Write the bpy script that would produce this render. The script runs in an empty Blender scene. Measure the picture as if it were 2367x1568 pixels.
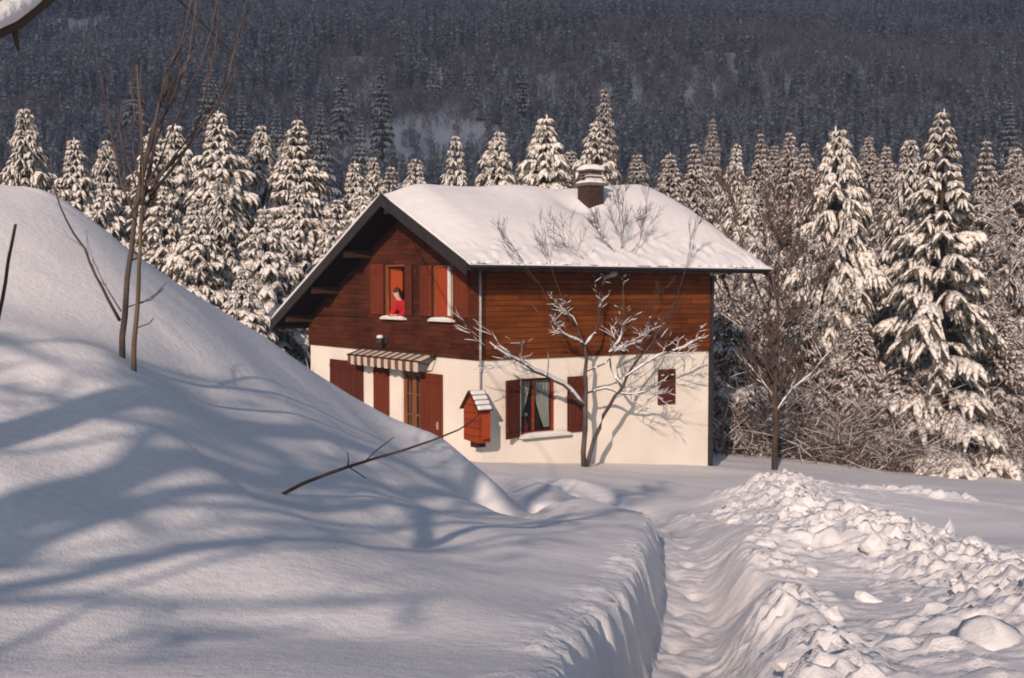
import bpy, bmesh, math, random
import numpy as np
from mathutils import Vector, Matrix
PI = math.pi
scene = bpy.context.scene
COL = scene.collection

# ------------------------------------------------------------------ camera, sky, sun, exposure
EYE = Vector((0.0, 0.0, 4.0))
PITCH = math.atan(114.0/2567.0)
cam_data = bpy.data.cameras.new("camera")
cam_data.sensor_width = 36.0
cam_data.lens = 36.0*2567.0/2367.0
cam_data.clip_start = 0.05
cam_data.clip_end = 6000.0
cam = bpy.data.objects.new("camera", cam_data)
cam.location = EYE
cam.rotation_euler = (PI/2 - PITCH, 0, 0)
COL.objects.link(cam)
scene.camera = cam

SUN_AZ, SUN_EL = math.radians(15.0), math.radians(22.5)   # light travels towards +Y turned to the right
world = bpy.data.worlds.new("World")
scene.world = world
world.use_nodes = True
wn = world.node_tree.nodes
sky = wn.new('ShaderNodeTexSky')
sky.sky_type = 'NISHITA'
sky.sun_disc = False
sky.sun_elevation = SUN_EL
sky.sun_rotation = PI + SUN_AZ
sky.air_density = 1.0
sky.dust_density = 1.2
sky.ozone_density = 1.3
world.node_tree.links.new(sky.outputs[0], wn['Background'].inputs[0])
wn['Background'].inputs[1].default_value = 0.09
sun_data = bpy.data.lights.new("sun", 'SUN')
sun_data.energy = 3.9
sun_data.angle = math.radians(0.5)
sun_data.color = (1.0, 0.785, 0.65)
sun = bpy.data.objects.new("sun", sun_data)
sun.rotation_euler = Vector((math.sin(SUN_AZ)*math.cos(SUN_EL), math.cos(SUN_AZ)*math.cos(SUN_EL), -math.sin(SUN_EL))).to_track_quat('-Z', 'Y').to_euler()
COL.objects.link(sun)
scene.view_settings.view_transform = 'Standard'
scene.view_settings.look = 'None'
scene.view_settings.gamma = 1.0
scene.view_settings.exposure = 0.16
scene.render.engine = 'CYCLES'
scene.cycles.use_denoising = True
scene.cycles.max_bounces = 6
scene.cycles.diffuse_bounces = 1
scene.cycles.pixel_filter_type = 'BLACKMAN_HARRIS'
scene.cycles.filter_width = 1.9

# ------------------------------------------------------------------ survey: photo point + distance -> place
def at(X, Y, d):
    """the spot d metres away (along y) on the sight line through photo point X, Y (2367 px wide survey)"""
    a, b = (X-1183.5)/2567.0, (784.0-Y)/2567.0
    c, s = math.cos(PITCH), math.sin(PITCH)
    k = d/(c + b*s)
    return Vector((a*k, d, 4.0 + (-s + b*c)*k))

# ------------------------------------------------------------------ naming helpers
def tag(o, label=None, cat=None, group=None, kind=None):
    if label: o['label'] = label
    if cat: o['category'] = cat
    if group: o['group'] = group
    if kind: o['kind'] = kind
    return o

def empty(name, loc, rz=0.0):
    o = bpy.data.objects.new(name, None)
    o.empty_display_size = 0.2
    COL.objects.link(o)
    o.location = loc
    o.rotation_euler = (0, 0, rz)
    return o

def copy_tree(o, parent=None):
    c = o.copy()
    COL.objects.link(c)
    c.parent = parent
    for ch in list(o.children):
        copy_tree(ch, c)
    return c

class MB:
    """collects faces and links them as ONE mesh object"""
    def __init__(self):
        self.v = []; self.f = []; self.m = []
    def face(self, pts, mat=0):
        i = len(self.v); self.v.extend(tuple(p) for p in pts); self.f.append(tuple(range(i, i+len(pts)))); self.m.append(mat)
    def box(self, x0, x1, y0, y1, z0, z1, mat=0, tf=None):
        i = len(self.v)
        pts = [(x0,y0,z0),(x1,y0,z0),(x1,y1,z0),(x0,y1,z0),(x0,y0,z1),(x1,y0,z1),(x1,y1,z1),(x0,y1,z1)]
        if tf: pts = [tuple(tf @ Vector(p)) for p in pts]
        self.v.extend(pts)
        for q in ((3,2,1,0),(4,5,6,7),(0,1,5,4),(1,2,6,5),(2,3,7,6),(3,0,4,7)):
            self.f.append(tuple(i+k for k in q)); self.m.append(mat)
    def prism(self, poly, axis_fn, a, b, mat=0):
        """poly: 2-D outline; axis_fn(p, t) -> 3-D"""
        n = len(poly); i = len(self.v)
        self.v.extend(tuple(axis_fn(p, a)) for p in poly); self.v.extend(tuple(axis_fn(p, b)) for p in poly)
        self.f.append(tuple(range(i+n-1, i-1, -1))); self.m.append(mat)
        self.f.append(tuple(range(i+n, i+2*n))); self.m.append(mat)
        for k in range(n):
            self.f.append((i+k, i+(k+1) % n, i+n+(k+1) % n, i+n+k)); self.m.append(mat)
    def tube(self, pts, rad, sides=5, flat=1.0, up=0.0, mat=0, cap=True):
        pts = [Vector(p) for p in pts]; n = len(pts); i = len(self.v)
        for k, p in enumerate(pts):
            t = (pts[min(k+1, n-1)] - pts[max(k-1, 0)])
            if t.length < 1e-9: t = Vector((0, 0, 1))
            t.normalize()
            ref = Vector((0, 0, 1)) if abs(t.z) < 0.93 else Vector((1, 0, 0))
            s = t.cross(ref).normalized(); w = s.cross(t)
            r = rad[k] if hasattr(rad, '__len__') else rad
            for j in range(sides):
                a = 2*PI*(j+0.5)/sides
                q = p + s*(math.cos(a)*r) + w*(math.sin(a)*r*flat)
                self.v.append((q.x, q.y, q.z+up))
        for k in range(n-1):
            for j in range(sides):
                j2 = (j+1) % sides
                self.f.append((i+k*sides+j2, i+k*sides+j, i+(k+1)*sides+j, i+(k+1)*sides+j2)); self.m.append(mat)
        if cap:
            self.f.append(tuple(i+j for j in range(sides))); self.m.append(mat)
            e = i+(n-1)*sides
            self.f.append(tuple(e+j for j in range(sides-1, -1, -1))); self.m.append(mat)
    def ball(self, c, rx, ry, rz, seg=8, rings=6, mat=0, wob=0.0, rng=random):
        c = Vector(c); i = len(self.v)
        for a in range(rings+1):
            th = PI*a/rings
            for b in range(seg):
                ph = 2*PI*b/seg; k = 1+wob*(rng.random()-0.5)
                self.v.append((c.x+rx*k*math.sin(th)*math.cos(ph), c.y+ry*k*math.sin(th)*math.sin(ph), c.z+rz*k*math.cos(th)))
        for a in range(rings):
            for b in range(seg):
                b2 = (b+1) % seg
                self.f.append((i+a*seg+b, i+(a+1)*seg+b, i+(a+1)*seg+b2, i+a*seg+b2)); self.m.append(mat)
    def mesh(self, name, mats, smooth=False):
        me = bpy.data.meshes.new(name)
        me.from_pydata(self.v, [], self.f)
        for m in (mats if isinstance(mats, (list, tuple)) else [mats]): me.materials.append(m)
        if any(self.m): me.polygons.foreach_set('material_index', self.m)
        if smooth: me.polygons.foreach_set('use_smooth', [True]*len(self.f))
        me.update()
        return me
    def build_split(self, name, mats, parent=None, most=99, **kw):
        """every connected piece becomes an object of its own"""
        par = list(range(len(self.v)))
        def find(a):
            while par[a] != a: par[a] = par[par[a]]; a = par[a]
            return a
        for f in self.f:
            for a in f[1:]: par[find(a)] = find(f[0])
        groups = {}
        for f, m in zip(self.f, self.m): groups.setdefault(find(f[0]), []).append((f, m))
        if len(groups) > most: return [self.build(name, mats, parent, **kw)]
        out = []
        for g in groups.values():
            b = MB(); mp = {}
            for f, m in g:
                for a in f:
                    if a not in mp: mp[a] = len(b.v); b.v.append(self.v[a])
                b.f.append(tuple(mp[a] for a in f)); b.m.append(m)
            out.append(b.build(name, mats, parent, **kw))
        return out
    def build(self, name, mats, parent=None, smooth=False, loc=None, bevel=0.0):
        o = bpy.data.objects.new(name, self.mesh(name, mats, smooth))
        COL.objects.link(o)
        if parent: o.parent = parent
        if loc is not None: o.location = loc
        if bevel:
            b = o.modifiers.new('bevel', 'BEVEL'); b.width = bevel; b.segments = 2; b.limit_method = 'ANGLE'
        return o

# ------------------------------------------------------------------ materials
def new_mat(name):
    m = bpy.data.materials.new(name); m.use_nodes = True
    nt = m.node_tree
    return m, nt, nt.nodes['Principled BSDF']

def mat(name, c1, c2=None, rough=0.8, scale=6.0, bump=0.0, bscale=40.0, stretch=(1, 1, 1), spec=0.3, detail=4.0, bdist=0.02):
    m, nt, b = new_mat(name)
    N = nt.nodes.new; L = nt.links.new
    tc = N('ShaderNodeTexCoord'); mp = N('ShaderNodeMapping'); mp.inputs['Scale'].default_value = stretch
    L(tc.outputs['Object'], mp.inputs[0])
    b.inputs['Roughness'].default_value = rough
    b.inputs['Specular IOR Level'].default_value = spec
    if c2 is None: c2 = tuple(x*0.75 for x in c1)
    ns = N('ShaderNodeTexNoise'); ns.inputs['Scale'].default_value = scale; ns.inputs['Detail'].default_value = detail
    L(mp.outputs[0], ns.inputs[0])
    rp = N('ShaderNodeValToRGB'); rp.color_ramp.elements[0].position = 0.3; rp.color_ramp.elements[1].position = 0.7
    rp.color_ramp.elements[0].color = (*c2, 1); rp.color_ramp.elements[1].color = (*c1, 1)
    L(ns.outputs[0], rp.inputs[0]); L(rp.outputs[0], b.inputs['Base Color'])
    if bump:
        n2 = N('ShaderNodeTexNoise'); n2.inputs['Scale'].default_value = bscale; n2.inputs['Detail'].default_value = 3
        L(mp.outputs[0], n2.inputs[0])
        bp = N('ShaderNodeBump'); bp.inputs['Strength'].default_value = bump; bp.inputs['Distance'].default_value = bdist
        L(n2.outputs[0], bp.inputs['Height']); L(bp.outputs[0], b.inputs['Normal'])
    return m

def plank_mat(name, c1, c2, seam, axis='Z', pitch=0.125):
    """boards with dark seams, board-to-board and grain variation"""
    m, nt, b = new_mat(name)
    N = nt.nodes.new; L = nt.links.new
    tc = N('ShaderNodeTexCoord'); sp = N('ShaderNodeSeparateXYZ'); L(tc.outputs['Object'], sp.inputs[0])
    dv = N('ShaderNodeMath'); dv.operation = 'DIVIDE'; dv.inputs[1].default_value = pitch
    L(sp.outputs[axis], dv.inputs[0])
    fl = N('ShaderNodeMath'); fl.operation = 'FLOOR'; L(dv.outputs[0], fl.inputs[0])
    fr = N('ShaderNodeMath'); fr.operation = 'FRACT'; L(dv.outputs[0], fr.inputs[0])
    wn0 = N('ShaderNodeTexWhiteNoise'); wn0.noise_dimensions = '1D'; L(fl.outputs[0], wn0.inputs['W'])
    sm = N('ShaderNodeMath'); sm.operation = 'ADD'; L(sp.outputs['X'], sm.inputs[0]); L(sp.outputs['Y'], sm.inputs[1])
    ln = N('ShaderNodeMath'); ln.operation = 'MULTIPLY_ADD'; ln.inputs[1].default_value = 1.5 if axis == 'Z' else 0.0; L(sm.outputs[0], ln.inputs[0])
    o3 = N('ShaderNodeMath'); o3.operation = 'MULTIPLY'; o3.inputs[1].default_value = 7.0; L(wn0.outputs[0], o3.inputs[0]); L(o3.outputs[0], ln.inputs[2])
    f2_ = N('ShaderNodeMath'); f2_.operation = 'FLOOR'; L(ln.outputs[0], f2_.inputs[0])
    cm = N('ShaderNodeCombineXYZ'); L(fl.outputs[0], cm.inputs[0]); L(f2_.outputs[0], cm.inputs[1])
    wn_ = N('ShaderNodeTexWhiteNoise'); wn_.noise_dimensions = '2D'; L(cm.outputs[0], wn_.inputs['Vector'])
    mp = N('ShaderNodeMapping'); mp.inputs['Scale'].default_value = (1.2, 1.2, 25) if axis == 'Z' else (25, 25, 1.5)
    L(tc.outputs['Object'], mp.inputs[0])
    gr = N('ShaderNodeTexNoise'); gr.inputs['Scale'].default_value = 1.0; gr.inputs['Detail'].default_value = 5; L(mp.outputs[0], gr.inputs[0])
    big = N('ShaderNodeTexNoise'); big.inputs['Scale'].default_value = 0.9; L(tc.outputs['Object'], big.inputs[0])
    ad = N('ShaderNodeMath'); ad.operation = 'MULTIPLY_ADD'; ad.inputs[1].default_value = 0.34; L(wn_.outputs[0], ad.inputs[0]); L(gr.outputs[0], ad.inputs[2])
    a2 = N('ShaderNodeMath'); a2.operation = 'MULTIPLY_ADD'; a2.inputs[1].default_value = 0.9; L(big.outputs[0], a2.inputs[0]); L(ad.outputs[0], a2.inputs[2])
    rp = N('ShaderNodeValToRGB'); rp.color_ramp.elements[0].position = 0.75; rp.color_ramp.elements[1].position = 1.5
    mr = N('ShaderNodeMapRange'); mr.inputs[1].default_value = 0.72; mr.inputs[2].default_value = 1.42; L(a2.outputs[0], mr.inputs[0])
    rp.color_ramp.elements[0].position = 0.0; rp.color_ramp.elements[1].position = 1.0
    rp.color_ramp.elements[0].color = (*c2, 1); rp.color_ramp.elements[1].color = (*c1, 1)
    L(mr.outputs[0], rp.inputs[0])
    lt = N('ShaderNodeMath'); lt.operation = 'LESS_THAN'; lt.inputs[1].default_value = 0.10; L(fr.outputs[0], lt.inputs[0])
    mx = N('ShaderNodeMix'); mx.data_type = 'RGBA'; L(lt.outputs[0], mx.inputs[0]); L(rp.outputs[0], mx.inputs[6]); mx.inputs[7].default_value = (*seam, 1)
    L(mx.outputs[2], b.inputs['Base Color'])
    b.inputs['Roughness'].default_value = 0.85; b.inputs['Specular IOR Level'].default_value = 0.06
    bp = N('ShaderNodeBump'); bp.inputs['Strength'].default_value = 0.5; bp.inputs['Distance'].default_value = 0.02
    L(fr.outputs[0], bp.inputs['Height']); L(bp.outputs[0], b.inputs['Normal'])
    return m

def snow_mat(name, c=(0.80, 0.80, 0.82), bump=0.35, scale=26.0, fine=120.0, dist=0.02):
    m, nt, b = new_mat(name)
    N = nt.nodes.new; L = nt.links.new
    tc = N('ShaderNodeTexCoord')
    n1 = N('ShaderNodeTexNoise'); n1.inputs['Scale'].default_value = scale; n1.inputs['Detail'].default_value = 5; L(tc.outputs['Object'], n1.inputs[0])
    n2 = N('ShaderNodeTexNoise'); n2.inputs['Scale'].default_value = fine; n2.inputs['Detail'].default_value = 2; L(tc.outputs['Object'], n2.inputs[0])
    ad = N('ShaderNodeMath'); ad.operation = 'MULTIPLY_ADD'; ad.inputs[1].default_value = 0.5; L(n2.outputs[0], ad.inputs[0]); L(n1.outputs[0], ad.inputs[2])
    bp = N('ShaderNodeBump'); bp.inputs['Strength'].default_value = bump; bp.inputs['Distance'].default_value = dist
    L(ad.outputs[0], bp.inputs['Height']); L(bp.outputs[0], b.inputs['Normal'])
    rp = N('ShaderNodeValToRGB'); rp.color_ramp.elements[0].color = (c[0]*0.93, c[1]*0.93, c[2]*0.94, 1); rp.color_ramp.elements[1].color = (*c, 1)
    rp.color_ramp.elements[0].position = 0.35; rp.color_ramp.elements[1].position = 0.65
    L(n1.outputs[0], rp.inputs[0]); L(rp.outputs[0], b.inputs['Base Color'])
    b.inputs['Roughness'].default_value = 0.75
    b.inputs['Specular IOR Level'].default_value = 0.25
    return m

M = {}
M['ground_snow'] = snow_mat('ground_snow', (0.80, 0.785, 0.785), 0.38, 16.0, 85.0, 0.02)
M['roof_snow'] = snow_mat('roof_snow', (0.77, 0.75, 0.76), 0.25, 5.0, 40.0, 0.03)
M['tree_snow'] = snow_mat('tree_snow', (0.78, 0.77, 0.77), 0.4, 8.0, 40.0, 0.05)
def laden(name, c, dark, amt=0.42, scale=9.0):
    m = snow_mat(name, c, 0.4, 8.0, 40.0, 0.05); nt = m.node_tree; N = nt.nodes.new; L = nt.links.new
    b = nt.nodes['Principled BSDF']; old = b.inputs['Base Color'].links[0].from_socket
    tc = N('ShaderNodeTexCoord'); n = N('ShaderNodeTexNoise'); n.inputs['Scale'].default_value = scale; n.inputs['Detail'].default_value = 3
    L(tc.outputs['Object'], n.inputs[0])
    r = N('ShaderNodeValToRGB'); r.color_ramp.elements[0].position = amt-.03; r.color_ramp.elements[1].position = amt+.05; L(n.outputs[0], r.inputs[0])
    mx = N('ShaderNodeMix'); mx.data_type = 'RGBA'; L(r.outputs[0], mx.inputs[0]); mx.inputs[6].default_value = (*dark, 1); L(old, mx.inputs[7]); L(mx.outputs[2], b.inputs['Base Color'])
    return m
M['laden_snow'] = laden('laden_snow', (0.78, 0.75, 0.71), (0.26, 0.22, 0.18), 0.42)
M['laden_thin'] = laden('laden_thin', (0.68, 0.64, 0.62), (0.20, 0.165, 0.145), 0.46)
M['needles'] = mat('needles', (0.155, 0.132, 0.105), (0.045, 0.041, 0.032), 0.9, 3.0)
M['needles_frosted'] = mat('needles_frosted', (0.20, 0.165, 0.145), (0.075, 0.06, 0.05), 0.95, 6.0)
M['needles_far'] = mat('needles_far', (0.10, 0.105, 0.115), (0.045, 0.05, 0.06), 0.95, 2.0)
M['frost'] = mat('frost', (0.72, 0.71, 0.74), (0.40, 0.40, 0.43), 0.9, 2.5)
M['bark'] = mat('bark', (0.10, 0.065, 0.045), (0.04, 0.028, 0.022), 0.95, 8.0, 0.5, 25.0, (1, 1, 0.25))
M['bark_grey'] = mat('bark_grey', (0.11, 0.088, 0.076), (0.045, 0.036, 0.033), 0.95, 9.0, 0.5, 25.0, (1, 1, 0.25))
M['bark_gold'] = mat('bark_gold', (0.155, 0.108, 0.062), (0.07, 0.05, 0.034), 0.8, 9.0, 0.4, 25.0, (1, 1, 0.25))
M['twig'] = mat('twig', (0.13, 0.092, 0.082), (0.055, 0.038, 0.034), 0.95, 5.0)
M['frost_twig'] = mat('frost_twig', (0.23, 0.165, 0.145), (0.035, 0.022, 0.019), 0.95, 7.0, detail=6.0)
M['plaster'] = mat('plaster', (0.85, 0.785, 0.69), (0.76, 0.68, 0.585), 0.9, 0.9, 0.25, 60.0, bdist=0.008)
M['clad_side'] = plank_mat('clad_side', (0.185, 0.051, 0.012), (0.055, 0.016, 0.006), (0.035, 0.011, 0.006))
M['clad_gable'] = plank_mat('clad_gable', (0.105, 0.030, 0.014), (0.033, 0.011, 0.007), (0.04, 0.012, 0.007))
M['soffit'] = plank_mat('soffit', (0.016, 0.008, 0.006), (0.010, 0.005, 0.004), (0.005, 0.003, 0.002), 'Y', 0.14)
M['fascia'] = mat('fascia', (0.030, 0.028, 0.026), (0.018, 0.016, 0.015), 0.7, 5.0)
M['beam'] = mat('beam', (0.045, 0.018, 0.010), (0.022, 0.010, 0.006), 0.8, 6.0)
M['shutter_dark'] = plank_mat('shutter_dark', (0.115, 0.030, 0.016), (0.070, 0.019, 0.012), (0.03, 0.010, 0.008), 'Y', 0.11)
M['shutter_dark_x'] = plank_mat('shutter_dark_x', (0.115, 0.030, 0.016), (0.070, 0.019, 0.012), (0.03, 0.010, 0.008), 'X', 0.11)
M['shutter_red'] = plank_mat('shutter_red', (0.165, 0.038, 0.017), (0.105, 0.025, 0.012), (0.05, 0.011, 0.008), 'Y', 0.12)
M['panel_orange'] = mat('panel_orange', (0.36, 0.055, 0.012), (0.27, 0.038, 0.010), 0.6, 5.0, 0, 40, (6, 6, 1))
M['box_red'] = plank_mat('box_red', (0.30, 0.055, 0.018), (0.20, 0.036, 0.014), (0.10, 0.02, 0.01), 'Z', 0.17)
M['frame_wood'] = mat('frame_wood', (0.28, 0.10, 0.035), (0.17, 0.055, 0.02), 0.6, 8.0, 0, 40, (1, 1, 0.2))
M['white_paint'] = mat('white_paint', (0.78, 0.74, 0.70), (0.68, 0.63, 0.58), 0.6, 5.0)
M['zinc'] = mat('zinc', (0.42, 0.38, 0.35), (0.30, 0.27, 0.25), 0.5, 6.0)
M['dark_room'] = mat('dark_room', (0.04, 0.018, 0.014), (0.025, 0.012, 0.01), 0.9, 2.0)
M['curtain'] = mat('curtain', (0.66, 0.64, 0.58), (0.50, 0.50, 0.46), 0.9, 3.0, 0.5, 8.0, (9, 9, 0.6))
M['curtain_warm'] = mat('curtain_warm', (0.60, 0.42, 0.30), (0.42, 0.26, 0.17), 0.9, 3.0, 0.5, 8.0, (9, 9, 0.6))
M['red_cloth'] = mat('red_cloth', (0.50, 0.012, 0.016), (0.34, 0.010, 0.012), 0.85, 9.0, 0.5, 30.0)
M['red_glaze'] = mat('red_glaze', (0.45, 0.03, 0.03), (0.30, 0.02, 0.02), 0.35, 6.0)
M['skin'] = mat('skin', (0.60, 0.36, 0.27), (0.52, 0.29, 0.21), 0.6, 12.0)
M['hair'] = mat('hair', (0.055, 0.03, 0.018), (0.03, 0.018, 0.012), 0.7, 20.0)
M['eye'] = mat('eye', (0.03, 0.02, 0.02), (0.02, 0.015, 0.015), 0.3, 20.0)
M['brick'] = mat('brick', (0.055, 0.026, 0.022), (0.03, 0.016, 0.014), 0.9, 9.0, 0.5, 30.0)
M['slab'] = mat('slab', (0.16, 0.12, 0.105), (0.09, 0.065, 0.06), 0.9, 7.0)
M['metal_dark'] = mat('metal_dark', (0.035, 0.033, 0.033), (0.022, 0.02, 0.02), 0.5, 6.0)
M['stripe_white'] = mat('stripe_white', (0.62, 0.56, 0.47), (0.52, 0.46, 0.38), 0.9, 4.0)
M['stripe_brown'] = mat('stripe_brown', (0.20, 0.085, 0.045), (0.14, 0.055, 0.03), 0.9, 4.0)
m_, nt_, b_ = new_mat('glass')
b_.inputs['Roughness'].default_value = 0.03; b_.inputs['Base Color'].default_value = (0.02, 0.02, 0.02, 1); b_.inputs['Specular IOR Level'].default_value = 0.8
tr_ = nt_.nodes.new('ShaderNodeBsdfTransparent'); tr_.inputs[0].default_value = (0.93, 0.95, 0.95, 1)
mx_ = nt_.nodes.new('ShaderNodeMixShader'); mx_.inputs[0].default_value = 0.18
nt_.links.new(tr_.outputs[0], mx_.inputs[1]); nt_.links.new(b_.outputs[0], mx_.inputs[2]); nt_.links.new(mx_.outputs[0], nt_.nodes['Material Output'].inputs[0])
M['glass'] = m_

# ------------------------------------------------------------------ noise
def _hash(ix, iy, seed):
    h = (ix.astype(np.int64)*374761393 + iy.astype(np.int64)*668265263 + seed*1442695041) & 0x7fffffff
    h = ((h ^ (h >> 13))*1274126177) & 0x7fffffff
    return ((h ^ (h >> 16)) & 0xffff)/65535.0
def vnoise(x, y, seed=0):
    x = np.asarray(x, float); y = np.asarray(y, float)
    ix = np.floor(x); iy = np.floor(y); fx = x-ix; fy = y-iy
    fx = fx*fx*fx*(fx*(fx*6-15)+10); fy = fy*fy*fy*(fy*(fy*6-15)+10)
    a = _hash(ix, iy, seed); b = _hash(ix+1, iy, seed); c = _hash(ix, iy+1, seed); d = _hash(ix+1, iy+1, seed)
    return (a*(1-fx)+b*fx)*(1-fy)+(c*(1-fx)+d*fx)*fy - 0.5
def fbm(x, y, seed=0, octv=4):
    s = 0; k = 1.0
    for o in range(octv):
        s = s + k*vnoise(x*2**o+17.3*o, y*2**o-9.1*o, seed+o); k *= 0.5
    return s
def cells(x, y, seed=0):
    """broken-block pattern: random level per cell, and 0..1 rising from the cell edge"""
    ix = np.floor(x); iy = np.floor(y); f1 = np.full(x.shape, 9.0); f2 = np.full(x.shape, 9.0); cid = np.zeros(x.shape); tilt = np.zeros(x.shape)
    for dx in (-1, 0, 1):
        for dy in (-1, 0, 1):
            jx = ix+dx; jy = iy+dy
            px = jx+0.15+0.7*_hash(jx, jy, seed); py = jy+0.15+0.7*_hash(jx, jy, seed+7)
            d = np.hypot(x-px, y-py); n = d < f1
            f2 = np.where(n, f1, np.minimum(f2, d)); cid = np.where(n, _hash(jx, jy, seed+3), cid); tilt = np.where(n, (x-px)*(_hash(jx, jy, seed+11)-.5)+(y-py)*(_hash(jx, jy, seed+13)-.5), tilt); f1 = np.where(n, d, f1)
    return cid, np.clip((f2-f1)/0.22, 0, 1), tilt
def rubble(x, y, f, seed):
    c, e, t = cells(x*f+0.5*vnoise(x*f*1.7, y*f*1.7, seed+20), y*f+0.5*vnoise(x*f*1.7+5, y*f*1.7, seed+21), seed)
    return np.maximum(0, (c*c*0.8+0.1+1.1*t)*(0.2+0.8*e))
def sstep(a, b, x):
    t = np.clip((np.asarray(x, float)-a)/(b-a), 0, 1)
    return t*t*(3-2*t)


# ------------------------------------------------------------------ terrain: one snow sheet from the path to the mountain
CTRL = []
def cp(*pts):
    for X, Y, d in pts: CTRL.append(tuple(at(X, Y, d)))
# left bank: skyline, then its face towards the viewer
cp((-300,425,11.5),(0,435,11),(80,441,11),(140,480,11),(250,560,11),(350,622,11.3),(480,702,12),(620,782,13),(720,856,13.7),
   (850,940,14.2),(960,1008,14.5),(1030,1042,14.7),(1062,1072,14.6),(1077,1108,14.2),
   (0,700,8.5),(150,620,9.6),(280,840,8),(308,870,7.7),(0,850,7),(0,1000,6),(0,1200,5),(0,1400,4.1),(0,1568,3.4),(400,900,8.3),(450,780,10),
   (600,950,9.5),(300,1100,6),(300,1300,4.9),(300,1568,3.3),(640,1140,7.5),(800,1080,9.5),(950,1100,11),(640,1350,4.9),(640,1568,3.2),
   (900,1250,7.4),(1000,1180,10),(900,1450,4.5),(1000,1568,3.2),(1200,1568,3.15),(1200,1400,4.9),(1250,1250,8.4),(1400,1210,10.5),
   (1220,1140,13.4),(1300,1136,12.8),(1400,1166,12.2),(1480,1201,11.2),(1522,1245,9.6),(1200,1192,11.3),(1105,1150,13),(1400,1330,6.9),(1520,1300,8))
# right of the path and the field
cp((1700,1400,6.7),(1750,1500,5.3),(1750,1568,4.6),(1700,1300,9),(1650,1220,13),(1900,1350,8.6),(1900,1568,4.7),(2300,1568,4.6),(2367,1450,6.6),
   (2200,1250,12),(2367,1300,10.3),(1950,1250,11),(2367,1180,16),(2200,1142,20),(2000,1110,26),(2340,1130,25),(1800,1125,17.5),
   (1700,1150,20),(1530,1185,17),(1500,1150,20),(1500,1108,23.5),(1300,1105,20),(1150,1112,20),(1100,1095,22),
   (1350,1073,26.4),(1112,1072,24.8),(1650,1050,35),(2000,1080,36),(2367,1110,36),(1785,1090,30),(1637,1080,29.1),(1450,1073,27.2))
CTRL += [tuple(p) for p in ((-3.7,28,0.0),(-6,34,-0.4),(-2.5,18,0.9),(-4,19,1.2),(-6.5,17,2.6),(-9,17,3.9),(-8,24,1.0),(-14,26,1.6),(-12,40,-0.5),
   (-30,45,0.5),(0,45,-1.6),(10,45,-2.4),(25,45,-2.8),(-16,8,5.6),(-12,0,4.8),(-20,14,5.2),(-5,0,3.6),(-2,-1,3.0),(0.3,-1,2.9),(3,0,2.7),(0,-7,3.4),(-8,-8,4.6),
   (9,-5,2.7),(10,4,2.1),(14,12,1.1),(20,20,-0.5),(24,32,-2.2),(-26,30,2.6),(-28,-10,6),(28,-10,2),(28,10,0.4))]
CTRL = np.array(CTRL)
def _tps(r2): return 0.5*r2*np.log(r2+1e-9)
_n = len(CTRL)
_A = np.zeros((_n+3, _n+3))
_A[:_n, :_n] = _tps(((CTRL[:, None, :2]-CTRL[None, :, :2])**2).sum(-1)) + np.eye(_n)*0.05
_A[:_n, _n] = 1; _A[:_n, _n+1:] = CTRL[:, :2]; _A[_n:, :_n] = _A[:_n, _n:].T
_W = np.linalg.solve(_A, np.concatenate([CTRL[:, 2], [0, 0, 0]]))
def rbf(x, y):
    out = np.empty(len(x))
    for s in range(0, len(x), 20000):
        xx = x[s:s+20000]; yy = y[s:s+20000]
        r2 = (xx[:, None]-CTRL[None, :, 0])**2 + (yy[:, None]-CTRL[None, :, 1])**2
        out[s:s+20000] = _tps(r2) @ _W[:_n] + _W[_n] + _W[_n+1]*xx + _W[_n+2]*yy
    return out
MZ_Y = [-50, 40, 60, 100, 150, 200, 300, 450, 650, 900, 1300]
MZ_Z = [-2, -2.0, -1.2, 3.5, 14, 30, 64, 113, 176, 265, 400]
def mountain(x, y):
    z = np.interp(y, MZ_Y, MZ_Z)
    return z + sstep(110, 300, y)*(26*fbm(x/170.0, y/170.0, 5, 3) + 7*fbm(x/40.0, y/60.0, 9, 3)) + 0.5*fbm(x/14.0, y/14.0, 3, 2)

def polydist(x, y, pts):
    """distance, signed side (left +), length along, for a polyline in plan"""
    best = np.full(len(x), 1e9); side = np.zeros(len(x)); along = np.zeros(len(x)); acc = 0.0
    for (ax, ay), (bx, by) in zip(pts[:-1], pts[1:]):
        dx, dy = bx-ax, by-ay; l2 = dx*dx+dy*dy; l = math.sqrt(l2)
        t = np.clip(((x-ax)*dx+(y-ay)*dy)/l2, 0, 1)
        d = np.hypot(x-ax-t*dx, y-ay-t*dy)
        m = d < best
        best[m] = d[m]; side[m] = np.sign(dx*(y-ay)-dy*(x-ax))[m]; along[m] = (acc+t*l)[m]
        acc += l
    return best, side, along
def plan(pts): return [(at(*p).x, at(*p).y) for p in pts]
PATH = [(0.30, -3.0), (0.42, 2.0)] + plan([(1490,1568,4.3),(1545,1470,5.6),(1578,1390,7.2),(1585,1300,9.5),(1572,1250,11.3),(1552,1215,13),(1515,1190,15),(1430,1165,17.5),(1290,1130,19.5),(1130,1110,21.5)])
_P = PATH  # smooth the corners
for _ in range(2):
    q = [_P[0]]
    for a, b in zip(_P[:-1], _P[1:]):
        q += [(a[0]*.75+b[0]*.25, a[1]*.75+b[1]*.25), (a[0]*.25+b[0]*.75, a[1]*.25+b[1]*.75)]
    _P = q+[_P[-1]]
PATH = _P
PILE = plan([(1790,1112,17),(1850,1160,14.3),(1950,1210,12.2),(2050,1262,10.8),(2150,1305,9.7),(2250,1345,8.8),(2350,1395,7.8),(2480,1480,6.6),(2700,1600,5.4)])
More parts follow.
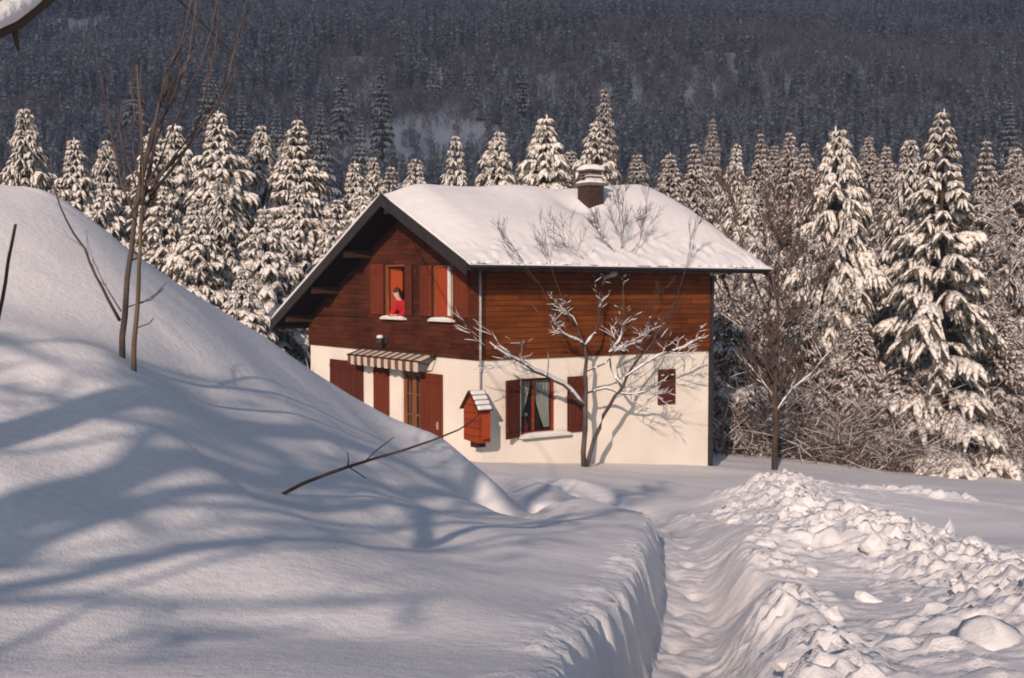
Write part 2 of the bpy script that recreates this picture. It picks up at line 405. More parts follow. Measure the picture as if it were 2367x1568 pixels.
CRUMB = plan([(1760,1125,17),(1900,1128,17.3),(2050,1136,17.3),(2200,1158,17),(2400,1188,16.5),(2600,1215,16)])
GULLY = plan([(1172,1184,12.1),(1200,1150,14),(1235,1118,17)])
GULLY2 = plan([(1203,1192,11.3),(1245,1160,12.4),(1287,1137,13.2)])
GULLY3 = plan([(1105,1135,14.2),(1140,1162,13),(1172,1184,12.1)])

def ground(x, y, detail=True):
    x = np.atleast_1d(np.asarray(x, float)).ravel(); y = np.atleast_1d(np.asarray(y, float)).ravel()
    z = mountain(x, y)
    near = (y < 62)
    if near.any():
        xx = x[near]; yy = y[near]
        b = rbf(np.clip(xx, -28, 28), np.clip(yy, -12, 48))
        w = sstep(38, 60, yy)
        b = b*(1-w) + z[near]*w
        bank = sstep(0.4, -1.6, xx-0.12*(yy-8))*sstep(17, 13, yy)
        b = b + bank*(0.20*fbm((xx*.8+yy*.35)/1.5, (yy*.9-xx*.5)/3.0, 35, 2) + 0.16*np.maximum(0, fbm((xx+.3*yy)/1.1, yy/1.3, 37, 2)))*sstep(12.5, 10.0, yy)
        b = b + 0.035*fbm(xx/1.1, yy/1.1, 31, 3)*(yy < 36) + 0.10*fbm(xx/3.2, yy/3.2, 33, 2)*sstep(1, 3, np.hypot(xx, yy))
        dm, sm, am = polydist(xx, yy, PATH)
        # shovelled path: cut wall on the left with spade marks, trodden slope on the right
        D = np.interp(am, [0, 6, 12, 15, 18, 24, 30], [0.68, 0.64, 0.50, 0.32, 0.14, 0.12, 0.1])
        cut = 0.10*vnoise(am*7.0, dm*2.0, 41) + 0.05*vnoise(am*17.0, dm*3.0, 43)
        tl = (dm - 0.17 - 0.7*cut)/0.19
        tr = (dm - 0.16)/(0.52 + 0.25*vnoise(am*1.3, dm*0, 47))
        lift = np.where(sm > 0, sstep(0, 1, tl), sstep(0, 1, tr))
        b = b - D*(1-lift)
        b = b + (1-lift)*(0.018*fbm(xx*6.0, yy*6.0, 49, 3)+0.02*rubble(xx, yy, 9.0, 51)) - (1-lift)*0.055*np.exp(-((np.mod(am, 0.62)-0.31)/0.13)**2 - ((dm*sm-0.07*np.where(np.mod(np.floor(am/0.62), 2) > 0, 1, -1))/0.065)**2)
        # trodden, spade-thrown snow on both edges
        rough = np.where(sm > 0, 0.22*np.exp(-((dm-0.44)/0.12)**2), 1.0*np.exp(-((dm-0.66)/0.36)**2))*sstep(15, 12, am)
        bil = np.abs(fbm(xx*4.6, yy*4.6, 53, 4))
        b = b + rough*(0.05*(bil-0.12) + (0.12*rubble(xx, yy, 5.5, 55)+.10*rubble(xx, yy, 11.0, 57))*sstep(-.35, .15, vnoise(xx*1.3, yy*1.3, 56)))
        # thrown-up ridge of lumps on the right
        dp, sp, ap = polydist(xx, yy, PILE)
        wd = np.interp(ap, [0, 3, 6, 9, 12], [0.8, 0.8, 0.8, 0.75, 0.7])
        e = np.exp(-(dp/wd)**2)
        lump = 0.45*np.maximum(0, fbm(xx*1.9+3, yy*1.9, 61, 2)+0.30) + 0.34*rubble(xx, yy, 3.0, 63) + 0.42*rubble(xx, yy, 6.5, 66) + 0.30*rubble(xx, yy, 13.0, 76) + 0.25*np.abs(fbm(xx*6, yy*6, 77, 3)) + 0.18*np.abs(fbm(xx*9, yy*9, 64, 2))
        b = b + e*(0.12 + 0.25*lump)
        low = np.exp(-((dp-0.9)/0.8)**2)*np.where(sp < 0, 1.0, 0.5)
        b = b + low*0.10*rubble(xx, yy, 5.0, 65)*sstep(.05, .35, vnoise(xx*1.1, yy*1.1, 68)+.12)
        # chewed-up snow near the lower right corner of the view
        crn = sstep(2.0, 3.0, xx)*sstep(8.2, 6.6, yy)*sstep(-1.0, 2.0, yy)
        b = b + crn*(0.09*rubble(xx, yy, 3.0, 69)+0.08*rubble(xx, yy, 8.0, 70)+.05*np.abs(fbm(xx*5, yy*5, 78, 3)))*sstep(-.1, .25, vnoise(xx*.9, yy*.9, 72))
        dc, sc, ac = polydist(xx, yy, CRUMB)
        b = b + np.exp(-(dc/0.28)**2)*(0.03+0.20*rubble(xx, yy, 3.6, 71)+.05*np.abs(fbm(xx*7, yy*7, 74, 2)))*sstep(-0.45, 0.2, vnoise(ac*1.4, ac*0, 73))
        for (hx, hy), hr, ha in ((plan([(1030,1068,14.5)])[0], .60, .20), (plan([(1108,1140,14.0)])[0], .42, -.22)):
            b = b + ha*np.exp(-((xx-hx)**2+(yy-hy)**2)/hr**2)
        for g, gw, gd in ((GULLY, 0.34, 0.30), (GULLY2, 0.22, 0.12), (GULLY3, 0.30, 0.22)):
            dg, _, _ = polydist(xx, yy, g)
            b = b - gd*np.exp(-(dg/gw)**2)
        z[near] = b
    return z
def gz(x, y): return float(ground([x], [y])[0])

def axis(lo, hi, d0, d1, fine, grow, cap):
    a = [d0]
    while a[-1] < d1: a.append(a[-1]+fine(a[-1]))
    up = [a[-1]]; s = fine(a[-1])
    while up[-1] < hi: s = min(s*grow, cap); up.append(up[-1]+s)
    dn = [a[0]]; s = fine(a[0])
    while dn[-1] > lo: s = min(s*grow, cap); dn.append(dn[-1]-s)
    return np.array(dn[:0:-1] + a + up[1:])
gx = axis(-700, 700, -4.5, 7.5, lambda v: 0.04, 1.035, 14.0)
gy = axis(-45, 1250, 2.2, 30.0, lambda v: 0.032 if v < 13 else (0.05 if v < 19 else 0.12), 1.035, 14.0)
GX, GY = np.meshgrid(gx, gy)
GZ = ground(GX, GY).reshape(GX.shape)
def grid_mesh(name, X, Y, Z, m):
    ny, nx = X.shape
    me = bpy.data.meshes.new(name)
    me.vertices.add(nx*ny)
    me.vertices.foreach_set('co', np.stack([X, Y, Z], -1).reshape(-1).astype(np.float32))
    i = np.arange(nx*ny).reshape(ny, nx)
    q = np.stack([i[:-1, :-1], i[:-1, 1:], i[1:, 1:], i[1:, :-1]], -1).reshape(-1, 4)
    me.loops.add(q.size); me.loops.foreach_set('vertex_index', q.reshape(-1).astype(np.int32))
    me.polygons.add(len(q)); me.polygons.foreach_set('loop_start', np.arange(0, q.size, 4, dtype=np.int32))
    me.polygons.foreach_set('use_smooth', np.ones(len(q), bool))
    me.update(calc_edges=True); me.validate()
    me.materials.append(m)
    o = bpy.data.objects.new(name, me); COL.objects.link(o)
    return o
tag(grid_mesh('snowy_ground', GX, GY, GZ, M['ground_snow']), kind='structure')

# ------------------------------------------------------------------ the chalet (local x = along the long wall, y = along the gable, z up)
HO = Vector((-0.6976, 25.0, 0.0))
HRZ = math.atan2(0.57034, 0.82141)
chalet = empty('chalet', HO, HRZ)
tag(chalet, 'wooden chalet with white plaster ground floor and snow-covered gable roof', 'house')
def hw(v, u, z): return HO + Matrix.Rotation(HRZ, 3, 'Z') @ Vector((v, u, z))
WD, LN = 9.12, 7.12           # gable width (y), wall length (x)
RU, RZ_ = 2.94, 6.29          # ridge
E1U, E1Z = -0.84, 4.60        # near eave
E2U, E2Z = 9.78, 3.09         # low eave
VF, VB = -0.92, 8.40          # front and back rake
def roof_z(u): return RZ_ - (RU-u)*0.447 if u < RU else RZ_ - (u-RU)*0.468
T = 0.16
# walls: gable with openings cut as separate panels; plaster below, boards above
def wall_panels(mb, along, z0, z1, a0, a1, holes, fixed0, fixed1, top=None):
    """rectangular wall between a0..a1, z0..z1 with rectangular holes (a, b, za, zb); thickness fixed0..fixed1"""
    As = sorted(set([a0, a1]+[h for q in holes for h in q[:2]])); Zs = sorted(set([z0, z1]+[h for q in holes for h in q[2:]]))
    for i in range(len(As)-1):
        run = None
        for j in range(len(Zs)-1):
            ca, cz = (As[i]+As[i+1])/2, (Zs[j]+Zs[j+1])/2
            solid = not any(q[0] < ca < q[1] and q[2] < cz < q[3] for q in holes)
            if solid: run = [Zs[j], Zs[j+1]] if run is None else [run[0], Zs[j+1]]
            if (not solid or j == len(Zs)-2) and run:
                if along == 'y': mb.box(fixed0, fixed1, As[i], As[i+1], run[0], run[1])
                else: mb.box(As[i], As[i+1], fixed0, fixed1, run[0], run[1])
                run = None
HZ0 = 2.40
DOOR = (2.62, 3.66, -0.6, 1.99); WIN1 = (3.38, 4.46, 3.33, 4.64); WIN2 = (1.10, 2.03, 3.33, 4.58)
LWIN = (1.08, 2.13, 0.62, 1.94)
mb = MB()
wall_panels(mb, 'y', -1.6, HZ0, 0.0, WD, [DOOR], 0.0, 0.24)
wall_panels(mb, 'x', -1.6, HZ0, 0.243, LN, [LWIN], 0.0, 0.24)
mb.box(LN-0.24, LN, 0.243, WD, -1.6, HZ0); mb.box(0.243, LN-0.243, WD-0.24, WD, -1.6, HZ0)
mb.build('plaster_wall', M['plaster'], chalet)
# boards
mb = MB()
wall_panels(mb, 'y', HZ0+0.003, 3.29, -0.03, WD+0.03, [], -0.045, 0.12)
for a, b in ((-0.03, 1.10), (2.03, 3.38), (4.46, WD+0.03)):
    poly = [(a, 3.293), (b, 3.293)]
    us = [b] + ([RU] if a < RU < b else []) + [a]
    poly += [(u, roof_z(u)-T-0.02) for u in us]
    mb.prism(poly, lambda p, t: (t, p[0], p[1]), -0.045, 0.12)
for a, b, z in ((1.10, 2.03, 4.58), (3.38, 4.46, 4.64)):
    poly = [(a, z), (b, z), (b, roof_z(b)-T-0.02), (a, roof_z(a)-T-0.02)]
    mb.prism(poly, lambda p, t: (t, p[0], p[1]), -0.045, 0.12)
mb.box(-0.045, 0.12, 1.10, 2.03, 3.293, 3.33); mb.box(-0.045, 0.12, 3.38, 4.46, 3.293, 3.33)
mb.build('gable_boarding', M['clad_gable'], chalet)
mb = MB()
mb.box(0.123, LN, -0.045, 0.12, HZ0+0.003, roof_z(0)-T-0.03)
mb.box(LN-0.12, LN+0.03, 0.123, WD, HZ0+0.003, 3.3)
poly = [(0.123, 3.303), (WD, 3.303), (WD, roof_z(WD)-T-0.03), (RU, RZ_-T-0.03), (0.123, roof_z(0.123)-T-0.03)]
mb.prism(poly, lambda p, t: (t, p[0], p[1]), LN-0.12, LN+0.03)
mb.box(0.123, LN-0.123, WD-0.12, WD+0.03, HZ0+0.003, roof_z(WD)-T-0.03)
mb.build('side_boarding', M['clad_side'], chalet)
# dark rooms behind the openings
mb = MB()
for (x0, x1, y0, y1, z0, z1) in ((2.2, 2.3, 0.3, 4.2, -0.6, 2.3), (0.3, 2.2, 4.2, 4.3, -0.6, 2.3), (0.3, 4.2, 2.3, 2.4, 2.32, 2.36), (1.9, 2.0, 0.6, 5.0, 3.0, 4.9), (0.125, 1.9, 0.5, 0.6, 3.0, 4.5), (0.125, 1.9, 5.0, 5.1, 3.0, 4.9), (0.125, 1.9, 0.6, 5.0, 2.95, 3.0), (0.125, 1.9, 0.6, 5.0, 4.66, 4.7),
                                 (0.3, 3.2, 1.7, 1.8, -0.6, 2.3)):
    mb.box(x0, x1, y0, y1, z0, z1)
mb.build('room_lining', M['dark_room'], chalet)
# roof boards
roof = MB()
def slab(mb, u0, u1, t, v0, v1):
    poly = [(u0, roof_z(u0)), (u1, roof_z(u1)), (u1, roof_z(u1)-t), (u0, roof_z(u0)-t)]
    mb.prism(poly, lambda p, q: (q, p[0], p[1]), v0, v1)
slab(roof, E1U, RU, T, VF, VB); slab(roof, RU+0.0005, E2U, T, VF, VB)
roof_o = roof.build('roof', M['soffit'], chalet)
mb = MB()
for (u0, u1) in ((E1U-0.03, RU), (RU+0.0005, E2U+0.03)):
    for v in (VF-0.045, VB+0.003):
        poly = [(u0, roof_z(u0)+0.02), (u1, roof_z(u1)+0.02), (u1, roof_z(u1)-0.27), (u0, roof_z(u0)-0.27)]
        mb.prism(poly, lambda p, q: (q, p[0], p[1]), v, v+0.042)
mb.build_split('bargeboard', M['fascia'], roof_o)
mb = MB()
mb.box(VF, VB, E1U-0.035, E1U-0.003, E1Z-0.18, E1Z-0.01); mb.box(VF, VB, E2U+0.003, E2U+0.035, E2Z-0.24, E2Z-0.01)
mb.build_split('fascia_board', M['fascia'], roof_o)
for k, (u, w) in enumerate(((0.0, .16), (RU, .2), (5.2, .16), (7.2, .16), (8.95, .16))):
    mb = MB(); z = roof_z(u)-T-0.003 - (0.04 if k == 1 else 0.0) - w*0.24
    mb.box(VF+0.1, -0.048, u-w/2, u+w/2, z-0.2, z)
    mb.build('purlin', M['beam'], roof_o)
mb = MB()
for k in range(9):
    v = 0.3+k*0.85
    mb.prism([(-0.049, roof_z(-0.049)-T-0.003), (-0.049, roof_z(-0.049)-T-0.16), (-0.7, roof_z(-0.7)-T-0.12), (-0.7, roof_z(-0.7)-T-0.003)], lambda p, q: (q, p[0], p[1]), v, v+0.1)
mb.build_split('rafter_tail', M['beam'], roof_o)
mb = MB()
gp = [(VF+0.02+(VB-VF-0.04)*k/12, E1U-0.10, E1Z-0.075) for k in range(13)]
mb.tube(gp, 0.05, 8)
mb.build('gutter', M['metal_dark'], roof_o, smooth=True)
mb = MB()
mb.tube([(-0.08, -0.10, 4.72), (-0.08, -0.10, 2.3), (-0.06, -0.06, 2.15), (-0.05, -0.05, 1.4)], [0.03, 0.03, 0.02, 0.016], 8)
mb.build('downpipe', M['zinc'], chalet, smooth=True)
mb = MB(); mb.box(LN+0.034, LN+0.12, -0.07, 0.02, -1.6, 4.35)
mb.build('corner_post', M['metal_dark'], chalet)

# roof snow: thick blanket with rounded, ragged edges
def snow_blanket():
    nu, nv = 90, 150
    us = np.concatenate([np.linspace(E1U-0.16, RU, 55), np.linspace(RU, E2U+0.1, 55)[1:]])
    vs = np.concatenate([np.linspace(VF-0.02, VF+0.9, 22), np.linspace(VF+0.9, VB-0.6, 110)[1:], np.linspace(VB-0.6, VB+0.06, 18)[1:]])
    U_, V_ = np.meshgrid(us, vs)
    base = np.where(U_ < RU, RZ_-(RU-U_)*0.447, RZ_-(U_-RU)*0.468)
    base = base - 0.05*np.exp(-((U_-RU)/0.5)**2)
    th = 0.36 + 0.40*sstep(3.2, 8.4, V_)*sstep(E1U-1.2, RU, U_) + 0.05*fbm(U_/1.6, V_/1.6, 5, 3) 
    k0 = np.where(U_ > RU, 0.28, 0.08); th = th*(k0+(1-k0)*sstep(VF-0.1, VF+1.15, V_)**0.8)
    e = np.clip((VB+0.06-V_)/1.5, 0, 1); th = th*np.sqrt(1-(1-e)**2+1e-6)
    edge = E1U-0.16+0.10*np.abs(fbm(V_*1.7, V_*0, 12, 3))*2
    e = np.clip((U_-edge)/0.42, 0, 1); th = th*np.sqrt(1-(1-e)**2+1e-6)
    th = th*(0.30+0.70*sstep(E1U-0.1, E1U+1.7, U_))
    rag = np.exp(-((U_-E1U-0.35)/0.55)**2)
    th = th + rag*0.075*fbm(V_*5.0, U_*5.0, 14, 4)*(U_ < RU)*sstep(VF, VF+0.8, V_)*np.clip((U_-edge)/0.2, 0, 1)
    e = np.clip((E2U+0.1-U_)/0.4, 0, 1); th = th*np.sqrt(1-(1-e)**2+1e-6)
    # a dip and a drift by the chimney
    th = th - 0.20*np.exp(-(((U_-1.9)/0.55)**2+((V_-4.2)/0.55)**2)) + 0.10*np.exp(-(((U_-2.9)/0.8)**2+((V_-3.2)/1.4)**2))
    top = base + 0.012 + np.maximum(th, 0.0)
    mb = MB(); ny, nx = U_.shape
    for j in range(ny):
        for i in range(nx): mb.v.append((V_[j, i], U_[j, i], top[j, i]))
    for j in range(ny):
        for i in range(nx): mb.v.append((V_[j, i], U_[j, i], base[j, i]+0.004))
    n0 = nx*ny
    for j in range(ny-1):
        for i in range(nx-1):
            a = j*nx+i
            mb.f.append((a, a+nx, a+nx+1, a+1)); mb.m.append(0)
            mb.f.append((n0+a, n0+a+1, n0+a+nx+1, n0+a+nx)); mb.m.append(0)
    def skirt(idx):
        for a, b in zip(idx[:-1], idx[1:]): mb.f.append((a, b, n0+b, n0+a)); mb.m.append(0)
    skirt([i for i in range(nx)]); skirt([(ny-1)*nx+i for i in range(nx)][::-1])
    skirt([j*nx for j in range(ny)][::-1]); skirt([j*nx+nx-1 for j in range(ny)])
    return mb
snow_blanket().build('roof_snow', M['roof_snow'], roof_o, smooth=True)
# clots of snow left in the gutter
mb = MB(); rg = random.Random(4)
for k in range(26):
    v = VF+0.1+rg.random()*(VB-VF-0.3)
    mb.ball((v, E1U-0.11, E1Z-0.01), 0.05+rg.random()*0.14, 0.05, 0.025+rg.random()*0.03, 7, 5, wob=0.3, rng=rg)
mb.build_split('gutter_snow', M['tree_snow'], roof_o, smooth=True)

# chimney
cu, cv, hs = 2.10, 4.84, 0.245
mb = MB(); mb.box(cv-hs, cv+hs, cu-hs, cu+hs, 5.4, 6.72)
chim = mb.build('chimney', M['brick'], roof_o)
mb = MB(); mb.box(cv-hs-.06, cv+hs+.06, cu-hs-.06, cu+hs+.06, 6.723, 6.80); mb.build('ledge', M['slab'], chim, bevel=0.01)
mb = MB()
for k, z in enumerate((6.855, 6.94, 7.025)):
    mb.box(cv-hs+.02, cv+hs-.02, cu-hs+.02, cu+hs-.02, z, z+0.035)
for sx in (-1, 1):
    for sy in (-1, 1):
        mb.box(cv+sx*.16-.045, cv+sx*.16+.045, cu+sy*.16-.045, cu+sy*.16+.045, 6.803, 7.10)
mb.build('cowl', M['slab'], chim)
mb = MB(); mb.box(cv-hs-.03, cv+hs+.03, cu-hs-.03, cu+hs+.03, 7.103, 7.145); mb.build('cap_slab', M['slab'], chim, bevel=0.01)
def snow_cushion(x0, x1, y0, y1, z, h, seed=1):
    mb = MB(); n = 14; V = {}
    for j in range(n+1):
        for i in range(n+1):
            a, b = i/n*2-1, j/n*2-1
            k = max(0.0, (1-abs(a)**3.0))*max(0.0, (1-abs(b)**3.0))
            zz = z+h*(k**0.5)*(1+0.35*float(vnoise(a*2+seed, b*2, seed)))
            mb.v.append((x0+(x1-x0)*i/n, y0+(y1-y0)*j/n, zz))
    for j in range(n):
        for i in range(n):
            q = j*(n+1)+i; mb.f.append((q, q+1, q+n+2, q+n+1)); mb.m.append(0)
    i0 = len(mb.v); mb.v += [(x0, y0, z), (x1, y0, z), (x1, y1, z), (x0, y1, z)]; mb.f.append((i0+3, i0+2, i0+1, i0)); mb.m.append(0)
    return mb
snow_cushion(cv-hs-.07, cv+hs+.07, cu-hs-.07, cu+hs+.07, 6.803, 0.11, 3).build('ledge_snow', M['tree_snow'], chim, smooth=True)
snow_cushion(cv-hs-.05, cv+hs+.05, cu-hs-.05, cu+hs+.05, 7.147, 0.15, 5).build('cap_snow', M['tree_snow'], chim, smooth=True)
mb = MB()
for z in (6.89, 6.975): mb.box(cv-hs+.03, cv+hs-.03, cu-hs+.01, cu-0.02, z+0.002, z+0.035)
mb.build_split('cowl_snow', M['tree_snow'], chim, bevel=0.02)

# ---- windows, doors, shutters
def shutter(y0, y1, z0, z1, m, x=-0.055, th=0.045, ledges=True, label=None):
    mb = MB(); mb.box(x-th, x, y0, y1, z0, z1)
    o = mb.build('shutter', m, chalet, bevel=0.006)
    if ledges:
        mb = MB()
        for z in (z0+0.18, z1-0.22): mb.box(x-th-0.022, x-th-0.002, y0+0.03, y1-0.03, z, z+0.09)
        mb.build_split('batten', m, o)
    if label: o['label'] = label
    return o
def frame_y(mb, y0, y1, z0, z1, x0, x1, w):
    mb.box(x0, x1, y0, y0+w, z0, z1); mb.box(x0, x1, y1-w, y1, z0, z1)
    mb.box(x0, x1, y0+w, y1-w, z0, z0+w); mb.box(x0, x1, y0+w, y1-w, z1-w, z1)
def curtain(mb, axis_, a0, a1, b0, b1, z0, z1, off, folds=5, amp=0.025, n=24):
    """hanging cloth: a0..a1 at the top gathers to b0..b1 at the bottom"""
    rows = 10; base = len(mb.v)
    for j in range(rows+1):
        t = j/rows; e = t**1.6
        for i in range(n+1):
            s = i/n
            a = (a0+(a1-a0)*s)*(1-e)+(b0+(b1-b0)*s)*e
            d = off+amp*math.sin(s*folds*2*PI+t)
            z = z1+(z0-z1)*t
            mb.v.append((d, a, z) if axis_ == 'y' else (a, d, z))
    for j in range(rows):
        for i in range(n):
            q = base+j*(n+1)+i; mb.f.append((q, q+1, q+n+2, q+n+1)); mb.m.append(0)
# upper window with the person (left) and upper window (right)
for (y0, y1, z0, z1), person in ((WIN1, True), (WIN2, False)):
    mb = MB(); frame_y(mb, y0+.002, y1-.002, z0+.002, z1-.002, -0.02, 0.06, 0.05)
    win = mb.build('window', M['frame_wood'], chalet)
    if person:
        mb = MB(); mb.box(-0.035, 0.0, 0.0, 0.44, z0+0.07, z1-0.07)
        o = mb.build('casement', M['panel_orange'], win, loc=(0.09, y1-0.06, 0)); o.rotation_euler = (0, 0, PI+math.radians(14))
    else:
        mb = MB(); mb.box(0.01, 0.045, 1.46, y1-0.055, z0+0.055, z1-0.055); mb.build('casement', M['panel_orange'], win)
        mb = MB(); curtain(mb, 'y', y0+0.06, y0+0.36, y0+0.06, y0+0.36, z0+0.06, z1-0.06, 0.10, 3, 0.02); mb.build('curtain', M['curtain'], win, smooth=True)
        mb = MB(); mb.box(0.0, 0.05, 1.36, 1.44, z0+0.053, z1-0.053); mb.build('sash', M['white_paint'], win)
    mb = MB(); mb.box(-0.17, 0.0, y0-0.06, y1+0.06, 3.245, 3.29); sill = mb.build('sill', M['white_paint'], win, bevel=0.006)
    snow_cushion(-0.17, -0.05, y0-0.04, y1+0.04, 3.292, 0.06, 7).build('sill_snow', M['tree_snow'], sill, smooth=True)
shutter(4.50, 5.14, 3.36, 4.66, M['shutter_red']); shutter(2.98, 3.34, 3.36, 4.62, M['shutter_dark'])
shutter(2.07, 2.58, 3.36, 4.58, M['shutter_red']); shutter(0.42, 1.06, 3.36, 4.55, M['shutter_red'])
# closed pair on the left, ground floor
shutter(6.74, 7.73, 0.55, 2.05, M['shutter_dark'], -0.012, ledges=True); shutter(5.74, 6.735, 0.55, 2.06, M['shutter_dark'], -0.012)
# glazed door with its shutters
mb = MB(); frame_y(mb, 2.622, 3.658, -0.6, 1.988, 0.05, 0.13, 0.06)
door = mb.build('door', M['frame_wood'], chalet)
mb = MB()
for y0, y1 in ((3.16, 3.595), (2.69, 3.12)):
    frame_y(mb, y0, y1, -0.5, 1.92, 0.065, 0.11, 0.055)
    for z in (0.35, 0.86, 1.38): mb.box(0.07, 0.105, y0+.056, y1-.056, z, z+0.035)
    mb.box(0.07, 0.105, (y0+y1)/2-.015, (y0+y1)/2+.015, -0.44, 1.86)
mb.build('glazing_bars', M['frame_wood'], door)
mb = MB(); mb.box(0.085, 0.09, 3.2, 3.56, -0.4, 1.88); mb.box(0.085, 0.09, 2.73, 3.08, -0.4, 1.88); mb.build('pane', M['glass'], door)
mb = MB(); curtain(mb, 'y', 3.58, 3.20, 3.58, 3.30, -0.4, 1.9, 0.17, 5, 0.02); mb.build('curtain', M['curtain_warm'], door, smooth=True)
mb = MB(); curtain(mb, 'y', 3.08, 2.78, 3.08, 2.9, -0.4, 1.9, 0.19, 4, 0.02); mb.build('curtain', M['curtain'], door, smooth=True)
shutter(4.30, 5.10, -0.3, 1.99, M['shutter_red'], -0.012); 
o = shutter(1.64, 2.62, -0.5, 1.98, M['shutter_red'], -0.012)
mb = MB(); mb.ball((-0.09, 1.80, 0.75), 0.022, 0.03, 0.03, 8, 6); mb.box(-0.085, -0.06, 1.77, 1.83, 0.66, 0.84); mb.build('handle', M['zinc'], o)
# window in the long wall
mb = MB()
y = 0.10; v0, v1, z0, z1 = 1.083, 2.127, 0.623, 1.937
mb.box(v0, v0+.06, y, y+.06, z0, z1); mb.box(v1-.06, v1, y, y+.06, z0, z1); mb.box(v0+.06, v1-.06, y, y+.06, z0, z0+.06); mb.box(v0+.06, v1-.06, y, y+.06, z1-.06, z1)
mb.box(1.50, 1.56, y+.005, y+.055, z0+.06, z1-.06)
win = mb.build('window', M['box_red'], chalet)
mb = MB(); mb.box(v0+.06, 1.5, y+.028, y+.033, z0+.06, z1-.06); mb.box(1.56, v1-.06, y+.028, y+.033, z0+.06, z1-.06); mb.build('pane', M['glass'], win)
mb = MB(); curtain(mb, 'x', v0+.04, 1.52, v0+.04, 1.18, z0+.25, z1-.03, 0.22, 5, 0.025); mb.build('curtain', M['curtain'], win, smooth=True)
mb = MB(); curtain(mb, 'x', v1-.04, 1.60, v1-.04, 1.93, z0+.12, z1-.03, 0.22, 5, 0.025); mb.build('curtain', M['curtain'], win, smooth=True)
mb = MB(); mb.box(1.02, 2.45, -0.16, 0.08, 0.555, 0.618); sill = mb.build('sill', M['white_paint'], win, bevel=0.008)
snow_cushion(1.03, 2.44, -0.16, -0.01, 0.62, 0.06, 9).build('sill_snow', M['tree_snow'], sill, smooth=True)
mb = MB(); mb.box(v0-.045, v0-.003, -0.03, 0.0, z0, z1+0.02); mb.build('window_edge', M['white_paint'], win)
def shutter_x(v0, v1, z0, z1, hinge=None, ang=0.0, m=None):
    mb = MB(); w = v1-v0
    mb.box(-w, 0, -0.045, 0, 0, z1-z0) if hinge == 'r' else mb.box(0, w, -0.045, 0, 0, z1-z0)
    o = mb.build('shutter', m or M['shutter_dark_x'], chalet, loc=(v1 if hinge == 'r' else v0, -0.014, z0), bevel=0.006)
    o.rotation_euler = (0, 0, ang)
    b = MB()
    for z in (0.16, z1-z0-0.25): b.box(*((-w+.03, -.03) if hinge == 'r' else (.03, w-.03)), -0.067, -0.047, z, z+0.09)
    b.build_split('batten', m or M['shutter_dark_x'], o)
    return o
shutter_x(0.44, 1.03, 0.60, 1.94, 'r', math.radians(24))
shutter_x(2.44, 3.02, 0.60, 1.93, 'l', 0.0)
o = shutter_x(5.33, 5.90, 1.09, 1.98, 'l', 0.0)
mb = MB()
for v in (0.12, 0.45): mb.box(v-.05, v+.05, -0.0525, -0.0465, 0.73, 0.76)
mb.build_split('vent_slot', M['white_paint'], o)
# striped awning, rolled nearly in, above the door
mb = MB(); aw0, aw1 = 2.02, 5.70
n = 20
for k in range(n):
    a, b = aw0+(aw1-aw0)*k/n, aw0+(aw1-aw0)*(k+1)/n; m = k % 2
    pts = lambda x, z0, z1: None
    mb.box(0, 0, a, b, 0, 0, m) if False else None
    A = [(-0.02, 2.47), (-0.50, 2.30), (-0.50, 2.04+(0.03 if m else 0.0)), (-0.475, 2.04+(0.03 if m else 0.0)), (-0.475, 2.275), (-0.02, 2.44)]
    mb.prism(A, lambda p, t: (p[0], t, p[1]), a+.0008, b-.0008, m)
aw = mb.build('awning', [M['stripe_white'], M['stripe_brown']], chalet)
mb = MB(); mb.tube([(-0.10, aw0-0.12, 2.42), (-0.10, aw1+0.05, 2.42)], 0.055, 8); mb.tube([(-0.49, aw0-0.14, 2.285), (-0.49, aw1+0.03, 2.285)], 0.025, 6)
mb.tube([(-0.05, aw0-0.08, 2.36), (-0.28, aw0-0.10, 2.2), (-0.49, aw0-0.12, 2.285)], 0.018, 5)
mb.build('awning_rail', M['beam'], aw, smooth=True)
# lamp with a cap of snow
mb = MB(); mb.box(-0.10, -0.047, 4.28, 4.38, 2.62, 2.78); mb.tube([(-0.08, 4.33, 2.74), (-0.2, 4.33, 2.80), (-0.27, 4.33, 2.74)], 0.018, 6); mb.ball((-0.27, 4.33, 2.67), 0.09, 0.09, 0.09, 8, 6)
lamp = mb.build('wall_lamp', M['metal_dark'], chalet, smooth=False)
mb = MB(); mb.ball((-0.24, 4.36, 2.79), 0.10, 0.09, 0.055, 8, 6, wob=0.2); mb.build('lamp_snow', M['tree_snow'], lamp, smooth=True)

